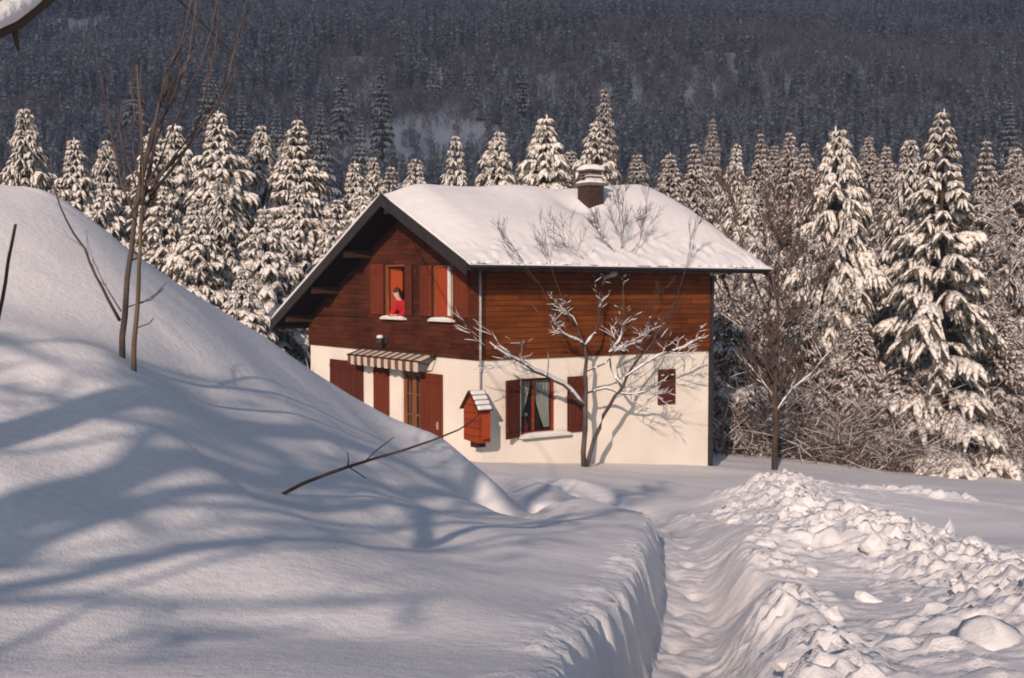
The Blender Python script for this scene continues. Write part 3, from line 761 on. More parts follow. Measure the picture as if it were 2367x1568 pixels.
# little house-shaped box fixed at the corner
bx = empty('bird_house', hw(-0.052, 0.06, 0.58), HRZ)
tag(bx, 'small red wooden bird house with slatted snowy roof, fixed at the corner of the chalet', 'bird house')
mb = MB(); y0, y1, ym = -0.52, 0.06, -0.23
mb.prism([(y0, 0.02), (y1, 0.06), (y1, 0.78), (ym, 1.10), (y0, 0.78)], lambda p, t: (t, p[0], p[1]), -0.34, 0.0)
mb.build('body', M['box_red'], bx, bevel=0.006)
for s, (ya, za, yb, zb) in enumerate(((ym, 1.16, y0-0.07, 0.74), (ym, 1.16, y1+0.07, 0.74))):
    mb = MB(); dx, dz = yb-ya, zb-za; l = math.hypot(dx, dz); nx, nz = -dz/l*(1 if s else -1), dx/l*(1 if s else -1)
    mb.prism([(ya, za), (yb, zb), (yb+nx*0.025, zb+nz*0.025), (ya+nx*0.025, za+nz*0.025)], lambda p, t: (t, p[0], p[1]), -0.40, 0.02)
    r = mb.build('roof_board', M['shutter_dark'], bx)
    if s == 0:
        sb = MB(); sn = MB()
        for k in range(4):
            t0, t1 = 0.03+k*0.245, 0.03+k*0.245+0.20
            p0 = (ya+dx*t0, za+dz*t0); p1 = (ya+dx*t1, za+dz*t1)
            nx2, nz2 = (nx, nz) if nz > 0 else (-nx, -nz)
            sn.prism([p0, p1, (p1[0]+nx2*0.06, p1[1]+nz2*0.06), (p0[0]+nx2*0.06, p0[1]+nz2*0.06)], lambda p, t: (t, p[0], p[1]), -0.37, -0.01)
        sn.build_split('roof_snow', M['tree_snow'], r, bevel=0.02)
mb = MB(); mb.box(-0.26, 0.0, -0.32, -0.10, -0.10, 0.035); mb.box(-0.05, 0.0, -0.3, 0.1, -0.04, 0.015); mb.build('bracket', M['beam'], bx)
mb = MB(); mb.box(-0.28, -0.06, -0.604, -0.601, 0.12, 0.66); mb.build('door', M['panel_orange'], bx)
# red vase on the inner sill of the ground-floor window
mb = MB(); prof = [(0.045, 0.0), (0.075, 0.06), (0.085, 0.15), (0.06, 0.25), (0.035, 0.30), (0.05, 0.34)]
for (r0, h0), (r1, h1) in zip(prof[:-1], prof[1:]):
    for k in range(12):
        a, b = 2*PI*k/12, 2*PI*(k+1)/12
        mb.face([(r0*math.cos(a), r0*math.sin(a), h0), (r0*math.cos(b), r0*math.sin(b), h0), (r1*math.cos(b), r1*math.sin(b), h1), (r1*math.cos(a), r1*math.sin(a), h1)])
v = empty('vase', hw(1.42, 0.30, 0.60), 0.0); tag(v, 'red vase with a pink flower behind the ground floor window', 'vase')
mb.build('body', M['red_glaze'], v, smooth=True)
mb = MB(); mb.tube([(0, 0, 0.3), (0.01, 0, 0.42)], 0.008, 5); mb.ball((0.01, 0, 0.46), 0.06, 0.06, 0.05, 8, 6, wob=0.3); mb.build('flower', M['skin'], v, smooth=True)
mb = MB(); mb.box(1.02, 2.2, 0.243, 0.44, 0.54, 0.597); mb.build('inner_sill', M['box_red'], chalet)

# ------------------------------------------------------------------ snow-laden spruces
def spruce_meshes(seed, H=11.0, R=2.3, whorls=25, load=1.0, droop=0.42, fing=7, gap=0.0, fine=1.0):
    rng = random.Random(seed)
    fol, sno, trk = MB(), MB(), MB()
    lean = [(rng.uniform(-.05, .05), rng.uniform(-.05, .05)) for _ in range(3)]
    trk.tube([(0, 0, -0.6), (0, 0, H*.3), (lean[0][0], lean[0][1], H*.7), (lean[1][0], lean[1][1], H*.99)], [H*.016, H*.013, H*.007, 0.015], 7)
    def finger(p, d, l, w, dr, sn):
        """one drooping spray: dark needles beneath, a roll of snow on top"""
        n = 3; pts = []
        for k in range(n+1):
            t = k/n
            pts.append(p + d*(l*t) + Vector((0, 0, -dr*l*t*t)))
        rad = [w*.55, w, w*.9, w*.25]
        fol.tube([q+Vector((0, 0, -w*.35)) for q in pts], [r*1.05 for r in rad], 4, 0.5, cap=False)
        side = d.cross(Vector((0, 0, 1)))
        side = side.normalized() if side.length > 1e-3 else Vector((1, 0, 0))
        for k in range(1, n+1):
            for s in (-1, 1):
                q = pts[k]; e = rng.uniform(.7, 1.5)*w
                b = q + side*(s*w*.7)
                fol.face([b - d*(w*.7), b + d*(w*.7), b + side*(s*e*.9) + d*e*.8 + Vector((0, 0, -e*rng.uniform(.5, 1.8)))])
        if sn > 0.08:
            j = lambda: rng.uniform(.7, 1.3)
            sno.tube([q+Vector((0, 0, w*.30*sn)) for q in pts], [rad[0]*sn*j(), rad[1]*sn*j(), rad[2]*sn*j(), rad[3]*sn], 6, 0.75)
    z = 0.05*H; k = 0; ph1 = rng.random()*6.28; ph2 = rng.random()*6.28
    while z < H*.985:
        t = z/H
        r = R*((1-t)**0.88)*rng.uniform(.74, 1.16) + 0.05
        nb = max(4, int(round(5+3.0*r/R+rng.random()))); a0 = rng.random()*6.28
        for b in range(nb):
            if rng.random() < gap+.05: continue
            a = a0+2*PI*b/nb+rng.uniform(-.25, .25)
            rr = r*rng.uniform(.72, 1.12)*(1+.16*math.sin(a+ph1)+.09*math.sin(2*a+ph2+3*t)); dv = Vector((math.cos(a), math.sin(a), 0))
            dr = droop*rng.uniform(.75, 1.35)*(0.30+1.0*(1-t)); up = 0.12+0.85*t**3
            def P(s): return dv*(rr*s) + Vector((0, 0, z + up*rr*s*0.6 - dr*rr*s*s))
            nf = fing if r > 0.35*R else max(2, fing-4)
            w0 = (0.045+0.060*r)*rng.uniform(.85, 1.2)*fine*(0.40+0.60*min(1.0, (1-t)/.30))
            # the bough itself
            pts = [P(s) for s in (0.05, .35, .65, .9, 1.0)]
            fol.tube(pts, [w0*.35, w0*.5, w0*.55, w0*.4, w0*.15], 4, .7, -w0*.3, cap=False)
            sn = load*rng.uniform(.65, 1.25)
            sno.tube([pts[0]*.6+pts[1]*.4, pts[1], pts[2], pts[3], pts[4]], [w0*.4*sn, w0*.75*sn*rng.uniform(.8, 1.2), w0*1.0*sn*rng.uniform(.8, 1.2), w0*.85*sn, w0*.3*sn], 6, .7, w0*.25)
            for f in range(nf):
                s = 0.30+0.66*(f+.5)/nf; sd = 1 if f % 2 else -1
                p = P(s); az = a+sd*rng.uniform(.45, .95)
                d = Vector((math.cos(az), math.sin(az), -0.25-0.45*s*dr*2)).normalized()
                l = rr*(0.42-0.20*s)*rng.uniform(.8, 1.25)+0.10
                finger(p, d, l, w0*rng.uniform(.75, 1.15), rng.uniform(.35, .9)*(.6+droop), sn*rng.uniform(.55, 1.2) if rng.random() > .10 else 0)
        z += H/whorls*(0.55+0.75*(1-t))*rng.uniform(.75, 1.15); k += 1
    # leader
    fol.tube([(lean[1][0], lean[1][1], H*.95), (lean[1][0], lean[1][1], H*1.0)], [.03, .010], 4)
    sno.tube([(lean[1][0]-.02, lean[1][1], H*.965), (lean[1][0], lean[1][1], H*.99)], [.035*load, .012], 5)
    return trk, fol, sno
VAR = []
def variant(seed, label='', snow=None, needles=None, **kw):
    t, f, s = spruce_meshes(seed, **kw)
    VAR.append((t.mesh('spruce_trunk', M['bark']), f.mesh('spruce_crown', needles or M['needles']), s.mesh('spruce_snow', snow or M['laden_snow'], True), kw.get('H', 11.0), kw.get('R', 2.3)))
    return len(VAR)-1
V_HEAVY = [variant(11, load=1.45, droop=.50, whorls=31, fing=14, fine=.66, R=2.5), variant(12, load=1.55, droop=.66, R=2.8, whorls=29, fing=14, fine=.70), variant(13, load=1.35, droop=.46, R=2.4, whorls=33, fing=13, fine=.62),
           variant(14, load=1.5, droop=.58, whorls=30, fing=14, fine=.68, R=2.6), variant(15, load=1.4, droop=.40, whorls=27, fing=13, fine=.72, R=2.3, gap=.08)]
V_BIG = [variant(21, H=12, R=2.7, whorls=27, load=1.35, droop=.27, fing=17, gap=.08, fine=.62), variant(22, H=11, R=2.5, whorls=27, load=1.45, droop=.56, fing=16, fine=.66)]
_th = dict(snow=M['laden_thin'], needles=M['needles_frosted'], fing=9, fine=.70)
V_SLIM = [variant(31, R=2.0, whorls=28, load=1.25, droop=.4, **_th), variant(32, R=1.8, whorls=26, load=1.2, droop=.48, **_th), variant(33, R=2.2, whorls=28, load=1.15, droop=.36, **_th), variant(34, R=1.9, whorls=24, load=1.2, droop=.42, gap=.15, **_th)]
V_DARK = [variant(41, R=2.0, whorls=22, load=1.0, droop=.35, fing=5, snow=M['frost'], needles=M['needles_far']), variant(42, R=1.8, whorls=20, load=.85, droop=.3, fing=5, gap=.15, snow=M['frost'], needles=M['needles_far'])]
def spruce(X, Y, d, vi, label, group=None, wide=1.0, rz=None, hmin=3.0):
    """a spruce whose tip shows at photo point X, Y, d metres away"""
    tip = at(X, Y, d); g = gz(tip.x, d)
    H = max(hmin, tip.z - g)
    tm, fm, sm, h0, r0 = VAR[vi]
    k = H/h0
    e = empty('snowy_spruce', (tip.x, d, g-0.1), rz if rz is not None else rng_t.random()*6.28)
    wx = rng_t.uniform(.90, 1.14); e.scale = (k*wide*wx, k*wide/wx, k*1.01)
    e.rotation_euler.x = rng_t.gauss(0, .022); e.rotation_euler.y = rng_t.gauss(0, .022)
    tag(e, label, 'tree', group)
    for n, m in (('trunk', tm), ('crown', fm), ('snow', sm)):
        o = bpy.data.objects.new(n, m); COL.objects.link(o); o.parent = e
    return e
rng_t = random.Random(77)
SP = [ # X, Y, d, variant, wide, label
 (60,248,58,V_HEAVY[2],.95,'snowy spruce standing alone above the left end of the snow bank'),
 (182,310,50,V_HEAVY[0],1.05,'snow-laden spruce between the lone left tree and the sapling'),
 (262,318,55,V_HEAVY[3],.95,'snowy spruce half hidden just left of the sapling stems'),
 (335,288,53,V_HEAVY[2],1.0,'snowy spruce rising directly behind the sapling stems'),
 (415,274,57,V_HEAVY[1],.95,'snowy spruce to the right of the sapling, pale top in the back row'),
 (506,247,50,V_HEAVY[0],1.15,'tallest broad snowy spruce of the left stand'),
 (590,284,54,V_HEAVY[3],1.0,'snowy spruce just right of the tallest one in the left stand'),
 (656,320,58,V_HEAVY[2],.9,'narrow snowy spruce tucked between two taller ones left of the gable'),
 (716,268,48,V_HEAVY[1],1.1,'tall drooping snowy spruce left of the gable tip'),
 (800,366,52,V_HEAVY[0],1.0,'snowy spruce under the power cable left of the roof peak'),
 (868,360,60,V_HEAVY[2],1.0,'snowy spruce whose top shows just left of the roof peak'),
 (130,420,44,V_HEAVY[3],1.2,'short snow-heavy spruce at the left edge of the bank skyline'),
 (245,405,43,V_HEAVY[1],1.15,'short snowy spruce at the bank skyline left of the sapling'),
 (385,425,42,V_HEAVY[0],1.2,'low snow-heavy spruce right behind the sapling above the bank'),
 (455,452,40,V_HEAVY[3],1.25,'low drooping spruce in the front row between sapling and gable'),
 (545,405,45,V_HEAVY[2],1.1,'middling snowy spruce in front of the tallest left one'),
 (612,468,38.5,V_HEAVY[1],1.2,'front spruce with long drooping snow fingers, nearest left of the gable'),
 (692,415,43,V_HEAVY[0],1.15,'snowy spruce standing left of the low roof edge'),
 (765,455,42,V_HEAVY[3],1.1,'snowy spruce right against the sloping left roof edge'),
 (835,425,47,V_HEAVY[1],1.1,'snowy spruce behind the upper part of the left roof edge'),
 (560,610,35,V_HEAVY[3],1.3,'small bowed spruce low beside the bank left of the chalet'),
 (905,378,64,V_SLIM[0],1.2,'small snowy spruce top above the roof peak'),
 (957,362,60,V_HEAVY[2],1.2,'small bushy spruce top behind the left end of the ridge'),
 (1048,308,58,V_HEAVY[0],.9,'slim spruce with flat snow shelves behind the ridge, left of the broad pair'),
 (1140,300,59,V_HEAVY[3],1.0,'rounded snowy spruce behind the middle of the ridge'),
 (1252,260,55,V_HEAVY[1],1.05,'tallest heavily laden spruce behind the ridge, left of the chimney'),
 (1376,272,58,V_HEAVY[0],1.1,'broad snowy spruce directly behind the chimney'),
 (1404,200,92,V_SLIM[0],.85,'thin pointed spruce rising highest behind the chimney'),
 (1200,372,72,V_SLIM[1],1.2,'dark little spruce between the two brightest behind the ridge'),
 (1318,345,74,V_SLIM[2],1.2,'grey spruce in the gap left of the chimney'),
 (1490,352,72,V_SLIM[2],1.2,'frosted spruce right of the chimney'),
 (1560,350,66,V_SLIM[0],1.3,'frosted bushy spruce above the right end of the ridge'),
 (1612,325,74,V_SLIM[1],1.2,'slender spruce behind the right end of the roof'),
 (1634,272,98,V_SLIM[0],.9,'tall slim grey spruce far behind the right end of the roof'),
 (1682,330,64,V_HEAVY[2],.85,'slim pale spruce right of the roof end'),
 (1742,303,78,V_SLIM[1],1.1,'slim spruce in the row left of the big right pair'),
 (1782,330,82,V_SLIM[2],1.0,'short grey spruce in the row left of the big right pair'),
 (1834,298,80,V_SLIM[0],1.0,'frosted spruce close left of the leaning-topped big spruce'),
 (1874,325,74,V_SLIM[1],1.0,'narrow grey spruce touching the left of the leaning-topped big spruce'),
 (1938,284,40,V_BIG[1],.92,'big drooping snow-laden spruce behind the bare tree on the right'),
 (2010,308,78,V_SLIM[2],1.0,'grey spruce in the gap between the two big right spruces'),
 (2060,332,72,V_SLIM[0],1.1,'low frosted spruce in the gap left of the biggest right spruce'),
 (2105,316,43,V_HEAVY[2],.95,'snowy spruce leaning on the left side of the biggest right spruce'),
 (2190,238,37.5,V_BIG[0],1.02,'biggest snow-shelved spruce at the right of the chalet'),
 (2285,318,62,V_SLIM[1],1.2,'greyish spruce behind the right side of the biggest spruce'),
 (2345,335,57,V_SLIM[2],1.2,'frosted spruce at the right edge of the picture'),
 (1700,425,50,V_HEAVY[3],.9,'snowy spruce behind the right rake of the roof'),
 (1765,470,46,V_HEAVY[0],.95,'snowy spruce left behind the bare tree right of the chalet'),
 (1840,520,47,V_SLIM[2],1.2,'low frosted spruce behind the bare tree right of the chalet'),
 (2040,560,44,V_HEAVY[1],1.0,'low snowy spruce filling the gap between the big right pair'),
 (2280,620,42,V_SLIM[2],1.3,'low frosted spruce right of the biggest spruce'),
 (1690,640,37.5,V_SLIM[0],1.5,'bushy frosted spruce just behind the end wall of the chalet'),
 (1748,700,39,V_SLIM[3],1.5,'low frosted spruce left behind the straight bare tree'),
 (1850,690,38.5,V_SLIM[2],1.5,'low frosted spruce right behind the straight bare tree'),
 (1990,720,38,V_SLIM[1],1.6,'low frosted spruce at the foot of the drooping big spruce'),
 (2075,760,37,V_SLIM[3],1.6,'smallest frosted spruce left of the foot of the biggest spruce'),
 (2330,700,39,V_SLIM[0],1.5,'frosted young spruce at the right edge below the tall ones'),
]
for i, (X, Y, d, v, w, lab) in enumerate(SP): spruce(X, Y, d, V_HEAVY[4] if (v in V_HEAVY and i % 5 == 3) else v, lab, 'spruces around the chalet', w*1.12)
# far single spruces that stand out on the dark slope
FAR = [(790,132,215,'dark frosted spruce on the far slope left of the clearing'),(882,128,195,'tall slim spruce at the left edge of the snowy clearing'),
 (310,150,200,'lone frosted spruce on the slope high above the sapling'),(1212,128,220,'dark pointed spruce on the slope above the middle of the ridge'),
 (1000,118,240,'dark spruce on the upper edge of the clearing'),(1040,112,245,'darkest spruce above the clearing'),(1088,135,238,'frosted spruce at the right end of the clearing'),
 (1852,108,250,'tall dark spruce in the brown wood above the right trees'),(1802,150,250,'short dark spruce beside the tall one in the brown wood'),
 (2320,140,225,'dark shelved spruce near the right edge of the far slope'),(2225,150,232,'dark spruce on the far slope above the biggest spruce'),
 (692,205,150,'greyish slim spruce on the slope left of the clearing'),(742,235,130,'frosted spruce below the clearing on the left'),(830,262,120,'small frosted spruce directly below the clearing'),
 (480,130,195,'frosted spruce on the slope between sapling branches'),(2335,215,150,'frosted spruce at the right edge on the lower slope'),(640,240,140,'pale slim spruce on the lower slope above the left stand'),(560,215,160,'grey spruce on the lower slope above the tallest left spruce')]
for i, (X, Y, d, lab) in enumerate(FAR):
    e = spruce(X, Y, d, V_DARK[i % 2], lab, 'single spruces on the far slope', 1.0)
# the closed rows behind the first trees
rr = random.Random(5); n_fill = 0
for k in range(400):
    d = rr.uniform(50, 116); X = rr.uniform(-120, 2480); H = rr.uniform(6.5, 9.5)
    p = at(X, 670, d); g = gz(p.x, d); Yt = 670 - (g+H-4.0)/d*2567
    lim = np.interp(X, [0, 300, 700, 800, 900, 1000, 1150, 1300, 1450, 1700, 2000, 2367], [345, 335, 345, 385, 400, 415, 390, 390, 365, 345, 345, 350])
    if Yt < lim: Yt = lim + rr.uniform(0, 40)
    spruce(X, Yt, d, rr.choice(V_HEAVY) if (X < 1480 and d < 95) else rr.choice(V_SLIM), 'frosted spruce in the dense rows behind the first trees', 'spruces in the dense rows behind', rr.uniform(1.05, 1.6), hmin=2.5)
    n_fill += 1
    if n_fill >= 232: break

# ------------------------------------------------------------------ the wood on the far slope: one mass
def conifer_tpl(seed, n=84):
    r = random.Random(seed); V = []; F = []; C = []
    for k in range(n):
        t = (k+r.random())/n; z = 0.06+0.94*t; rad = 0.16*(1-t)**.9+0.008
        a = r.random()*6.28; q = rad*r.uniform(.25, 1.0); w = (0.030+0.045*(1-t))*r.uniform(.6, 1.3)
        c, s_ = math.cos(a), math.sin(a); dr = r.uniform(.02, .07)*(1.3-t)
        i = len(V)
        V += [(q*.3*c, q*.3*s_, z+.03), (q*c-s_*w, q*s_+c*w, z-dr), (q*c+s_*w, q*s_-c*w, z-dr*r.uniform(.6, 1.4))]
        F.append((i, i+1, i+2)); C.append(r.choice((0., 0., .25, .5, 1.)))
    return np.array(V), np.array(F), np.array(C)
def broad_tpl(seed, n=46):
    r = random.Random(seed); V = []; F = []; C = []
    def strip(p, q, w):
        i = len(V); p = Vector(p); q = Vector(q); s = (q-p).cross(Vector((r.uniform(-1, 1), r.uniform(-1, 1), r.uniform(-1, 1)))).normalized()*w
        V.extend([tuple(p-s), tuple(p+s), tuple(q)]); F.append((i, i+1, i+2)); C.append(r.choice((0., 0., .4, .8)))
    strip((0, 0, 0), (0, 0, .8), .018)
    for k in range(n):
        z = r.uniform(.15, .7); a = r.random()*6.28; l = r.uniform(.14, .36); el = r.uniform(.3, 1.2)
        p = (r.uniform(-.10, .10), r.uniform(-.10, .10), z)
        strip(p, (p[0]+l*math.cos(a)*math.cos(el), p[1]+l*math.sin(a)*math.cos(el), z+l*math.sin(el)), .012)
    return np.array(V), np.array(F), np.array(C)
def forest():
    rs = np.random.RandomState(3)
    tp = [conifer_tpl(s) for s in range(4)]; tb = [broad_tpl(s) for s in range(3)]
    VV, FF, CC, TT, nv = [], [], [], [], 0
    n = 20000
    d = 150*np.exp(rs.rand(n)*math.log(720/150.0)); fx = rs.uniform(-1, 1, n)*0.52
    x = fx*d; z = ground(x, d)
    patch = fbm(x/90.0, d/130.0, 21, 3)
    clear = (np.hypot((x+19)/17.0, (d-205)/27.0) < 1) | (np.hypot((x+30)/12.0, (d-190)/16.0) < 1)
    for k in range(n):
        if clear[k] and rs.rand() < .74: continue
        X = 1183+2567*x[k]/d[k]; Y = 670-(z[k]-4)/d[k]*2567
        band = (Y > 110+30*math.sin(X/140.0)) and (Y < 330) and (X > 980 or Y > 255)
        broad = clear[k] or (patch[k] > .18) or (band and rs.rand() < .80)
        h = (rs.uniform(8, 15) if not broad else rs.uniform(6, 11))*np.interp(d[k], [150, 260, 500], [.5, .72, 1.0])
        V, F, C = (tb if broad else tp)[rs.randint(3 if broad else 4)]
        a = rs.rand()*6.28; c, s = math.cos(a), math.sin(a); w = h*rs.uniform(.85, 1.3)
        P = np.stack([x[k]+(V[:, 0]*c-V[:, 1]*s)*w, d[k]+(V[:, 0]*s+V[:, 1]*c)*w, z[k]-.3+V[:, 2]*h], -1)
        VV.append(P); FF.append(F+nv); nv += len(P)
        CC.append(np.stack([C, np.full(len(F), 1.0 if broad else 0.0), np.full(len(F), rs.rand()), np.ones(len(F))], -1))
    V = np.concatenate(VV); F = np.concatenate(FF); Cc = np.concatenate(CC)
    me = bpy.data.meshes.new('far_forest')
    me.vertices.add(len(V)); me.vertices.foreach_set('co', V.reshape(-1).astype(np.float32))
    me.loops.add(F.size); me.loops.foreach_set('vertex_index', F.reshape(-1).astype(np.int32))
    me.polygons.add(len(F)); me.polygons.foreach_set('loop_start', np.arange(0, F.size, 3, dtype=np.int32))
    me.update(calc_edges=True)
    at_ = me.attributes.new('kind_mix', 'FLOAT_COLOR', 'FACE'); at_.data.foreach_set('color', Cc.reshape(-1).astype(np.float32))
    m, nt, b = new_mat('far_wood'); N = nt.nodes.new; L = nt.links.new
    an = N('ShaderNodeAttribute'); an.attribute_name = 'kind_mix'; sp = N('ShaderNodeSeparateColor'); L(an.outputs['Color'], sp.inputs[0])
    def mix(fac, c1, c2):
        q = N('ShaderNodeMix'); q.data_type = 'RGBA'; L(fac, q.inputs[0])
        for c, i in ((c1, 6), (c2, 7)):
            if isinstance(c, tuple): q.inputs[i].default_value = (*c, 1)
            else: L(c, q.inputs[i])
        return q.outputs[2]
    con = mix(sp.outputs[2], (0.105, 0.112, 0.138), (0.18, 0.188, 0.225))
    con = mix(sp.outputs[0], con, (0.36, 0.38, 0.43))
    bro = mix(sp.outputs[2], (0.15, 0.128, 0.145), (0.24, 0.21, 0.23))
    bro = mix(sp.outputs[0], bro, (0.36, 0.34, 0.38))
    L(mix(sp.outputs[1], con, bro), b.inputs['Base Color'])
    b.inputs['Roughness'].default_value = 1.0; b.inputs['Specular IOR Level'].default_value = 0.0
    me.materials.append(m)
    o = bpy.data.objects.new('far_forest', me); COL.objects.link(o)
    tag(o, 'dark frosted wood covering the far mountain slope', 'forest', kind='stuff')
forest()

# ------------------------------------------------------------------ bare trees and thickets
def limb(mb, sn, pts, r0, r1, sides=5, snow=0.0, rng=random, steep=0.8, hang=1.0):
    pts = [Vector(p) for p in pts]; n = len(pts)
    rad = [r0+(r1-r0)*k/(n-1) for k in range(n)]
    mb.tube(pts, rad, sides, cap=True)
    if snow > 0:
        run = []
        def flush():
            if len(run) >= 2:
                rr_ = [rad[k]*hang*rng.uniform(.8, 1.35)+snow*rng.uniform(.5, 1.25) for k in run]
                rr_[0] *= .4; rr_[-1] *= .35
                sn.tube([pts[k] for k in run], rr_, 5, .85, 0, cap=True)
                i = len(sn.v)-5*len(run)
                for q, k in enumerate(run):
                    lift = rad[k]*.8+rr_[q]*.35
                    for j in range(5):
                        v = sn.v[i+q*5+j]; sn.v[i+q*5+j] = (v[0], v[1], v[2]+lift)
            run.clear()
        for k in range(n-1):
            d = (pts[k+1]-pts[k]); d = d/(d.length+1e-9)
            if abs(d.z) < steep and rng.random() < .88:
                if not run: run.append(k)
                run.append(k+1)
            else: flush()
        flush()
def wander(rng, p, d, l, n, curl=.25, lift=.1):
    pts = [Vector(p)]; d = Vector(d).normalized()
    for k in range(n):
        d = (d + Vector((rng.uniform(-curl, curl), rng.uniform(-curl, curl), rng.uniform(-curl, curl)+lift))).normalized()
        pts.append(pts[-1]+d*(l/n))
    return pts
def sprout(mb, sn, rng, pts, r, depth, snow, spread=.8, k=.55, num=5, lift=.10, minr=.004, steep=.85):
    """side branches along a limb, recursively"""
    if depth == 0: return
    L = sum((b-a).length for a, b in zip(pts[:-1], pts[1:])); n = len(pts)
    for q in range(num):
        s = rng.uniform(.22, .98)*(n-1); i = min(int(s), n-2); p = pts[i].lerp(pts[i+1], s-i)
        d = (pts[i+1]-pts[i]).normalized()
        o = Vector((rng.gauss(0, 1), rng.gauss(0, 1), rng.gauss(0, .6))); o = (o - d*o.dot(d)).normalized()
        dd = d*(1-.5*spread)+o*spread*rng.uniform(.6, 1.1)
        l = L*k*rng.uniform(.55, 1.15)*(1.15-.6*s/(n-1)); rr_ = max(minr, r*.55*(1.1-.6*s/(n-1)))
        w = wander(rng, p, dd, l, 4 if depth > 1 else 3, .22, lift)
        limb(mb, sn, w, rr_, max(minr*.6, rr_*.35), 4 if depth > 1 else 3, snow, rng, steep)
        sprout(mb, sn, rng, w, rr_, depth-1, snow*.8 if snow > .006 else 0.0, spread, k, max(2, num-1), lift, minr, steep)

# the apple-like tree in front of the long wall
def front_tree():
    rng = random.Random(8)
    base = hw(2.93, -0.75, 0); gzb = gz(base.x, base.y)
    e = empty('bare_tree', (base.x, base.y, gzb-.1))
    tag(e, 'bare forked tree with snow on its limbs, in front of the long plaster wall', 'tree', None)
    br, sn = MB(), MB(); o = Vector(e.location)
    def P(X, Y, off=0.75): # point over the photo place, off metres in front of the wall
        # plane parallel to the wall
        nrm = Vector((-0.57034, 0.82141, 0)); p0 = HO - nrm*off
        r = at(X, Y, 1.0)-EYE; t = nrm.dot(p0-EYE)/nrm.dot(r)
        return EYE + r*t - o
    limbs = [ # offset list: (X, Y, metres before the wall), radius start/end, snow
     ([(1350,1085,.75),(1352,1000,.75),(1351,930,.75),(1352,870,.74),(1356,830,.72),(1352,800,.7)], .095, .06, .0),
     ([(1352,800,.7),(1375,770,.65),(1385,735,.62),(1383,700,.6),(1393,655,.55),(1399,640,.55)], .04, .022, .022),
     ([(1352,800,.7),(1330,785,.8),(1300,770,.9),(1285,752,1.0)], .035, .014, .022),
     ([(1352,800,.7),(1340,770,.6),(1325,735,.5),(1300,715,.45),(1289,698,.4)], .03, .012, .02),
     ([(1351,940,.75),(1320,905,.9),(1280,880,1.05),(1235,858,1.15),(1190,830,1.2),(1160,815,1.25),(1132,793,1.3)], .06, .022, .040),
     ([(1351,910,.75),(1400,898,.9),(1430,910,1.0),(1470,912,1.1),(1500,905,1.2),(1530,922,1.25)], .035, .012, .020),
     ([(1356,1080,.78),(1372,1020,.85),(1395,960,.95),(1422,915,1.0),(1440,895,1.02),(1455,862,1.0),(1480,825,1.0),(1510,790,1.0),(1530,755,1.0),(1547,735,1.0)], .075, .02, .0),
     ([(1440,895,1.0),(1412,850,.8),(1408,815,.7),(1430,790,.6),(1440,770,.55),(1445,740,.5)], .035, .014, .03),
     ([(1408,815,.7),(1450,800,.6),(1480,790,.5),(1508,760,.45)], .022, .008, .025),
     ([(1445,872,1.0),(1500,835,1.1),(1540,815,1.2),(1580,803,1.2),(1617,782,1.25)], .035, .012, .036),
     ([(1352,860,.74),(1400,840,.9),(1420,815,1.0),(1450,790,1.1)], .03, .01, .018),
     ([(1399,640,.55),(1420,615,.5),(1440,560,.4),(1438,500,.3),(1437,440,.2)], .02, .006, .006),
     ([(1440,600,.5),(1400,555,.6),(1370,505,.6)], .014, .004, .006),
     ([(1445,615,.5),(1480,555,.4),(1490,480,.3)], .014, .004, .006),
     ([(1399,640,.55),(1365,620,.7),(1310,560,.9),(1290,520,1.0)], .014, .004, .008),
     ([(1445,740,.5),(1440,690,.4),(1442,640,.4),(1445,600,.4)], .02, .010, .02),
     ([(1442,610,.4),(1436,560,.4),(1432,500,.4),(1430,440,.4)], .016, .006, .0),
     ([(1442,612,.4),(1410,570,.5),(1385,520,.6),(1365,480,.7)], .015, .006, .0),
     ([(1442,612,.4),(1478,560,.4),(1490,500,.35),(1493,440,.3)], .015, .006, .0),
     ([(1330,790,.8),(1300,690,.9),(1270,600,1.0),(1255,540,1.05)], .014, .005, .0),
     ([(1300,770,.9),(1250,660,1.0),(1200,590,1.1),(1160,540,1.15)], .013, .005, .0),
     ([(1510,790,1.0),(1560,700,1.0),(1590,600,1.05),(1610,520,1.1)], .013, .005, .0),
     ([(1440,770,.55),(1520,680,.6),(1580,630,.6)], .014, .005, .0),
    ]
    for pts, r0, r1, s in limbs:
        p3 = [P(*p) for p in pts]
        fine = [p3[0]]
        for a, b in zip(p3[:-1], p3[1:]):
            jit = (b-a).length*.05
            fine += [a.lerp(b, .5)+Vector((rng.uniform(-jit, jit), rng.uniform(-jit, jit), rng.uniform(-jit, jit))), b]
        limb(br, sn, fine, r0*.70, r1*.58, 7 if r0 > .05 else 6, s*.62, rng, .90)
        if s == 0 and r0 < .03: sprout(br, sn, rng, fine[1:], .007, 2, .0, .45, .52, 7, .16, .0046, .8)
        elif r0 < .09: sprout(br, sn, rng, fine[2:], max(r1*.8, .006), 2, .0082 if s > .015 else 0.0, .72, .62, 9, .14, .0042, .7)
        if r0 < .07:
            for q0, q in zip(fine[:-1], fine[1:]):
                if s > 0 and abs((q-q0).normalized().z) < .8 and rng.random() < .6:
                    c_ = rng.uniform(.014, .034); sn.ball(q+Vector((0, -.01, c_*.3)), c_*1.5, c_*1.1, c_*.8, 7, 5, wob=.5, rng=rng)
    br.build('branches', M['bark_grey'], e, smooth=True)
    s = sn.build('snow', M['tree_snow'], e, smooth=True)
front_tree()

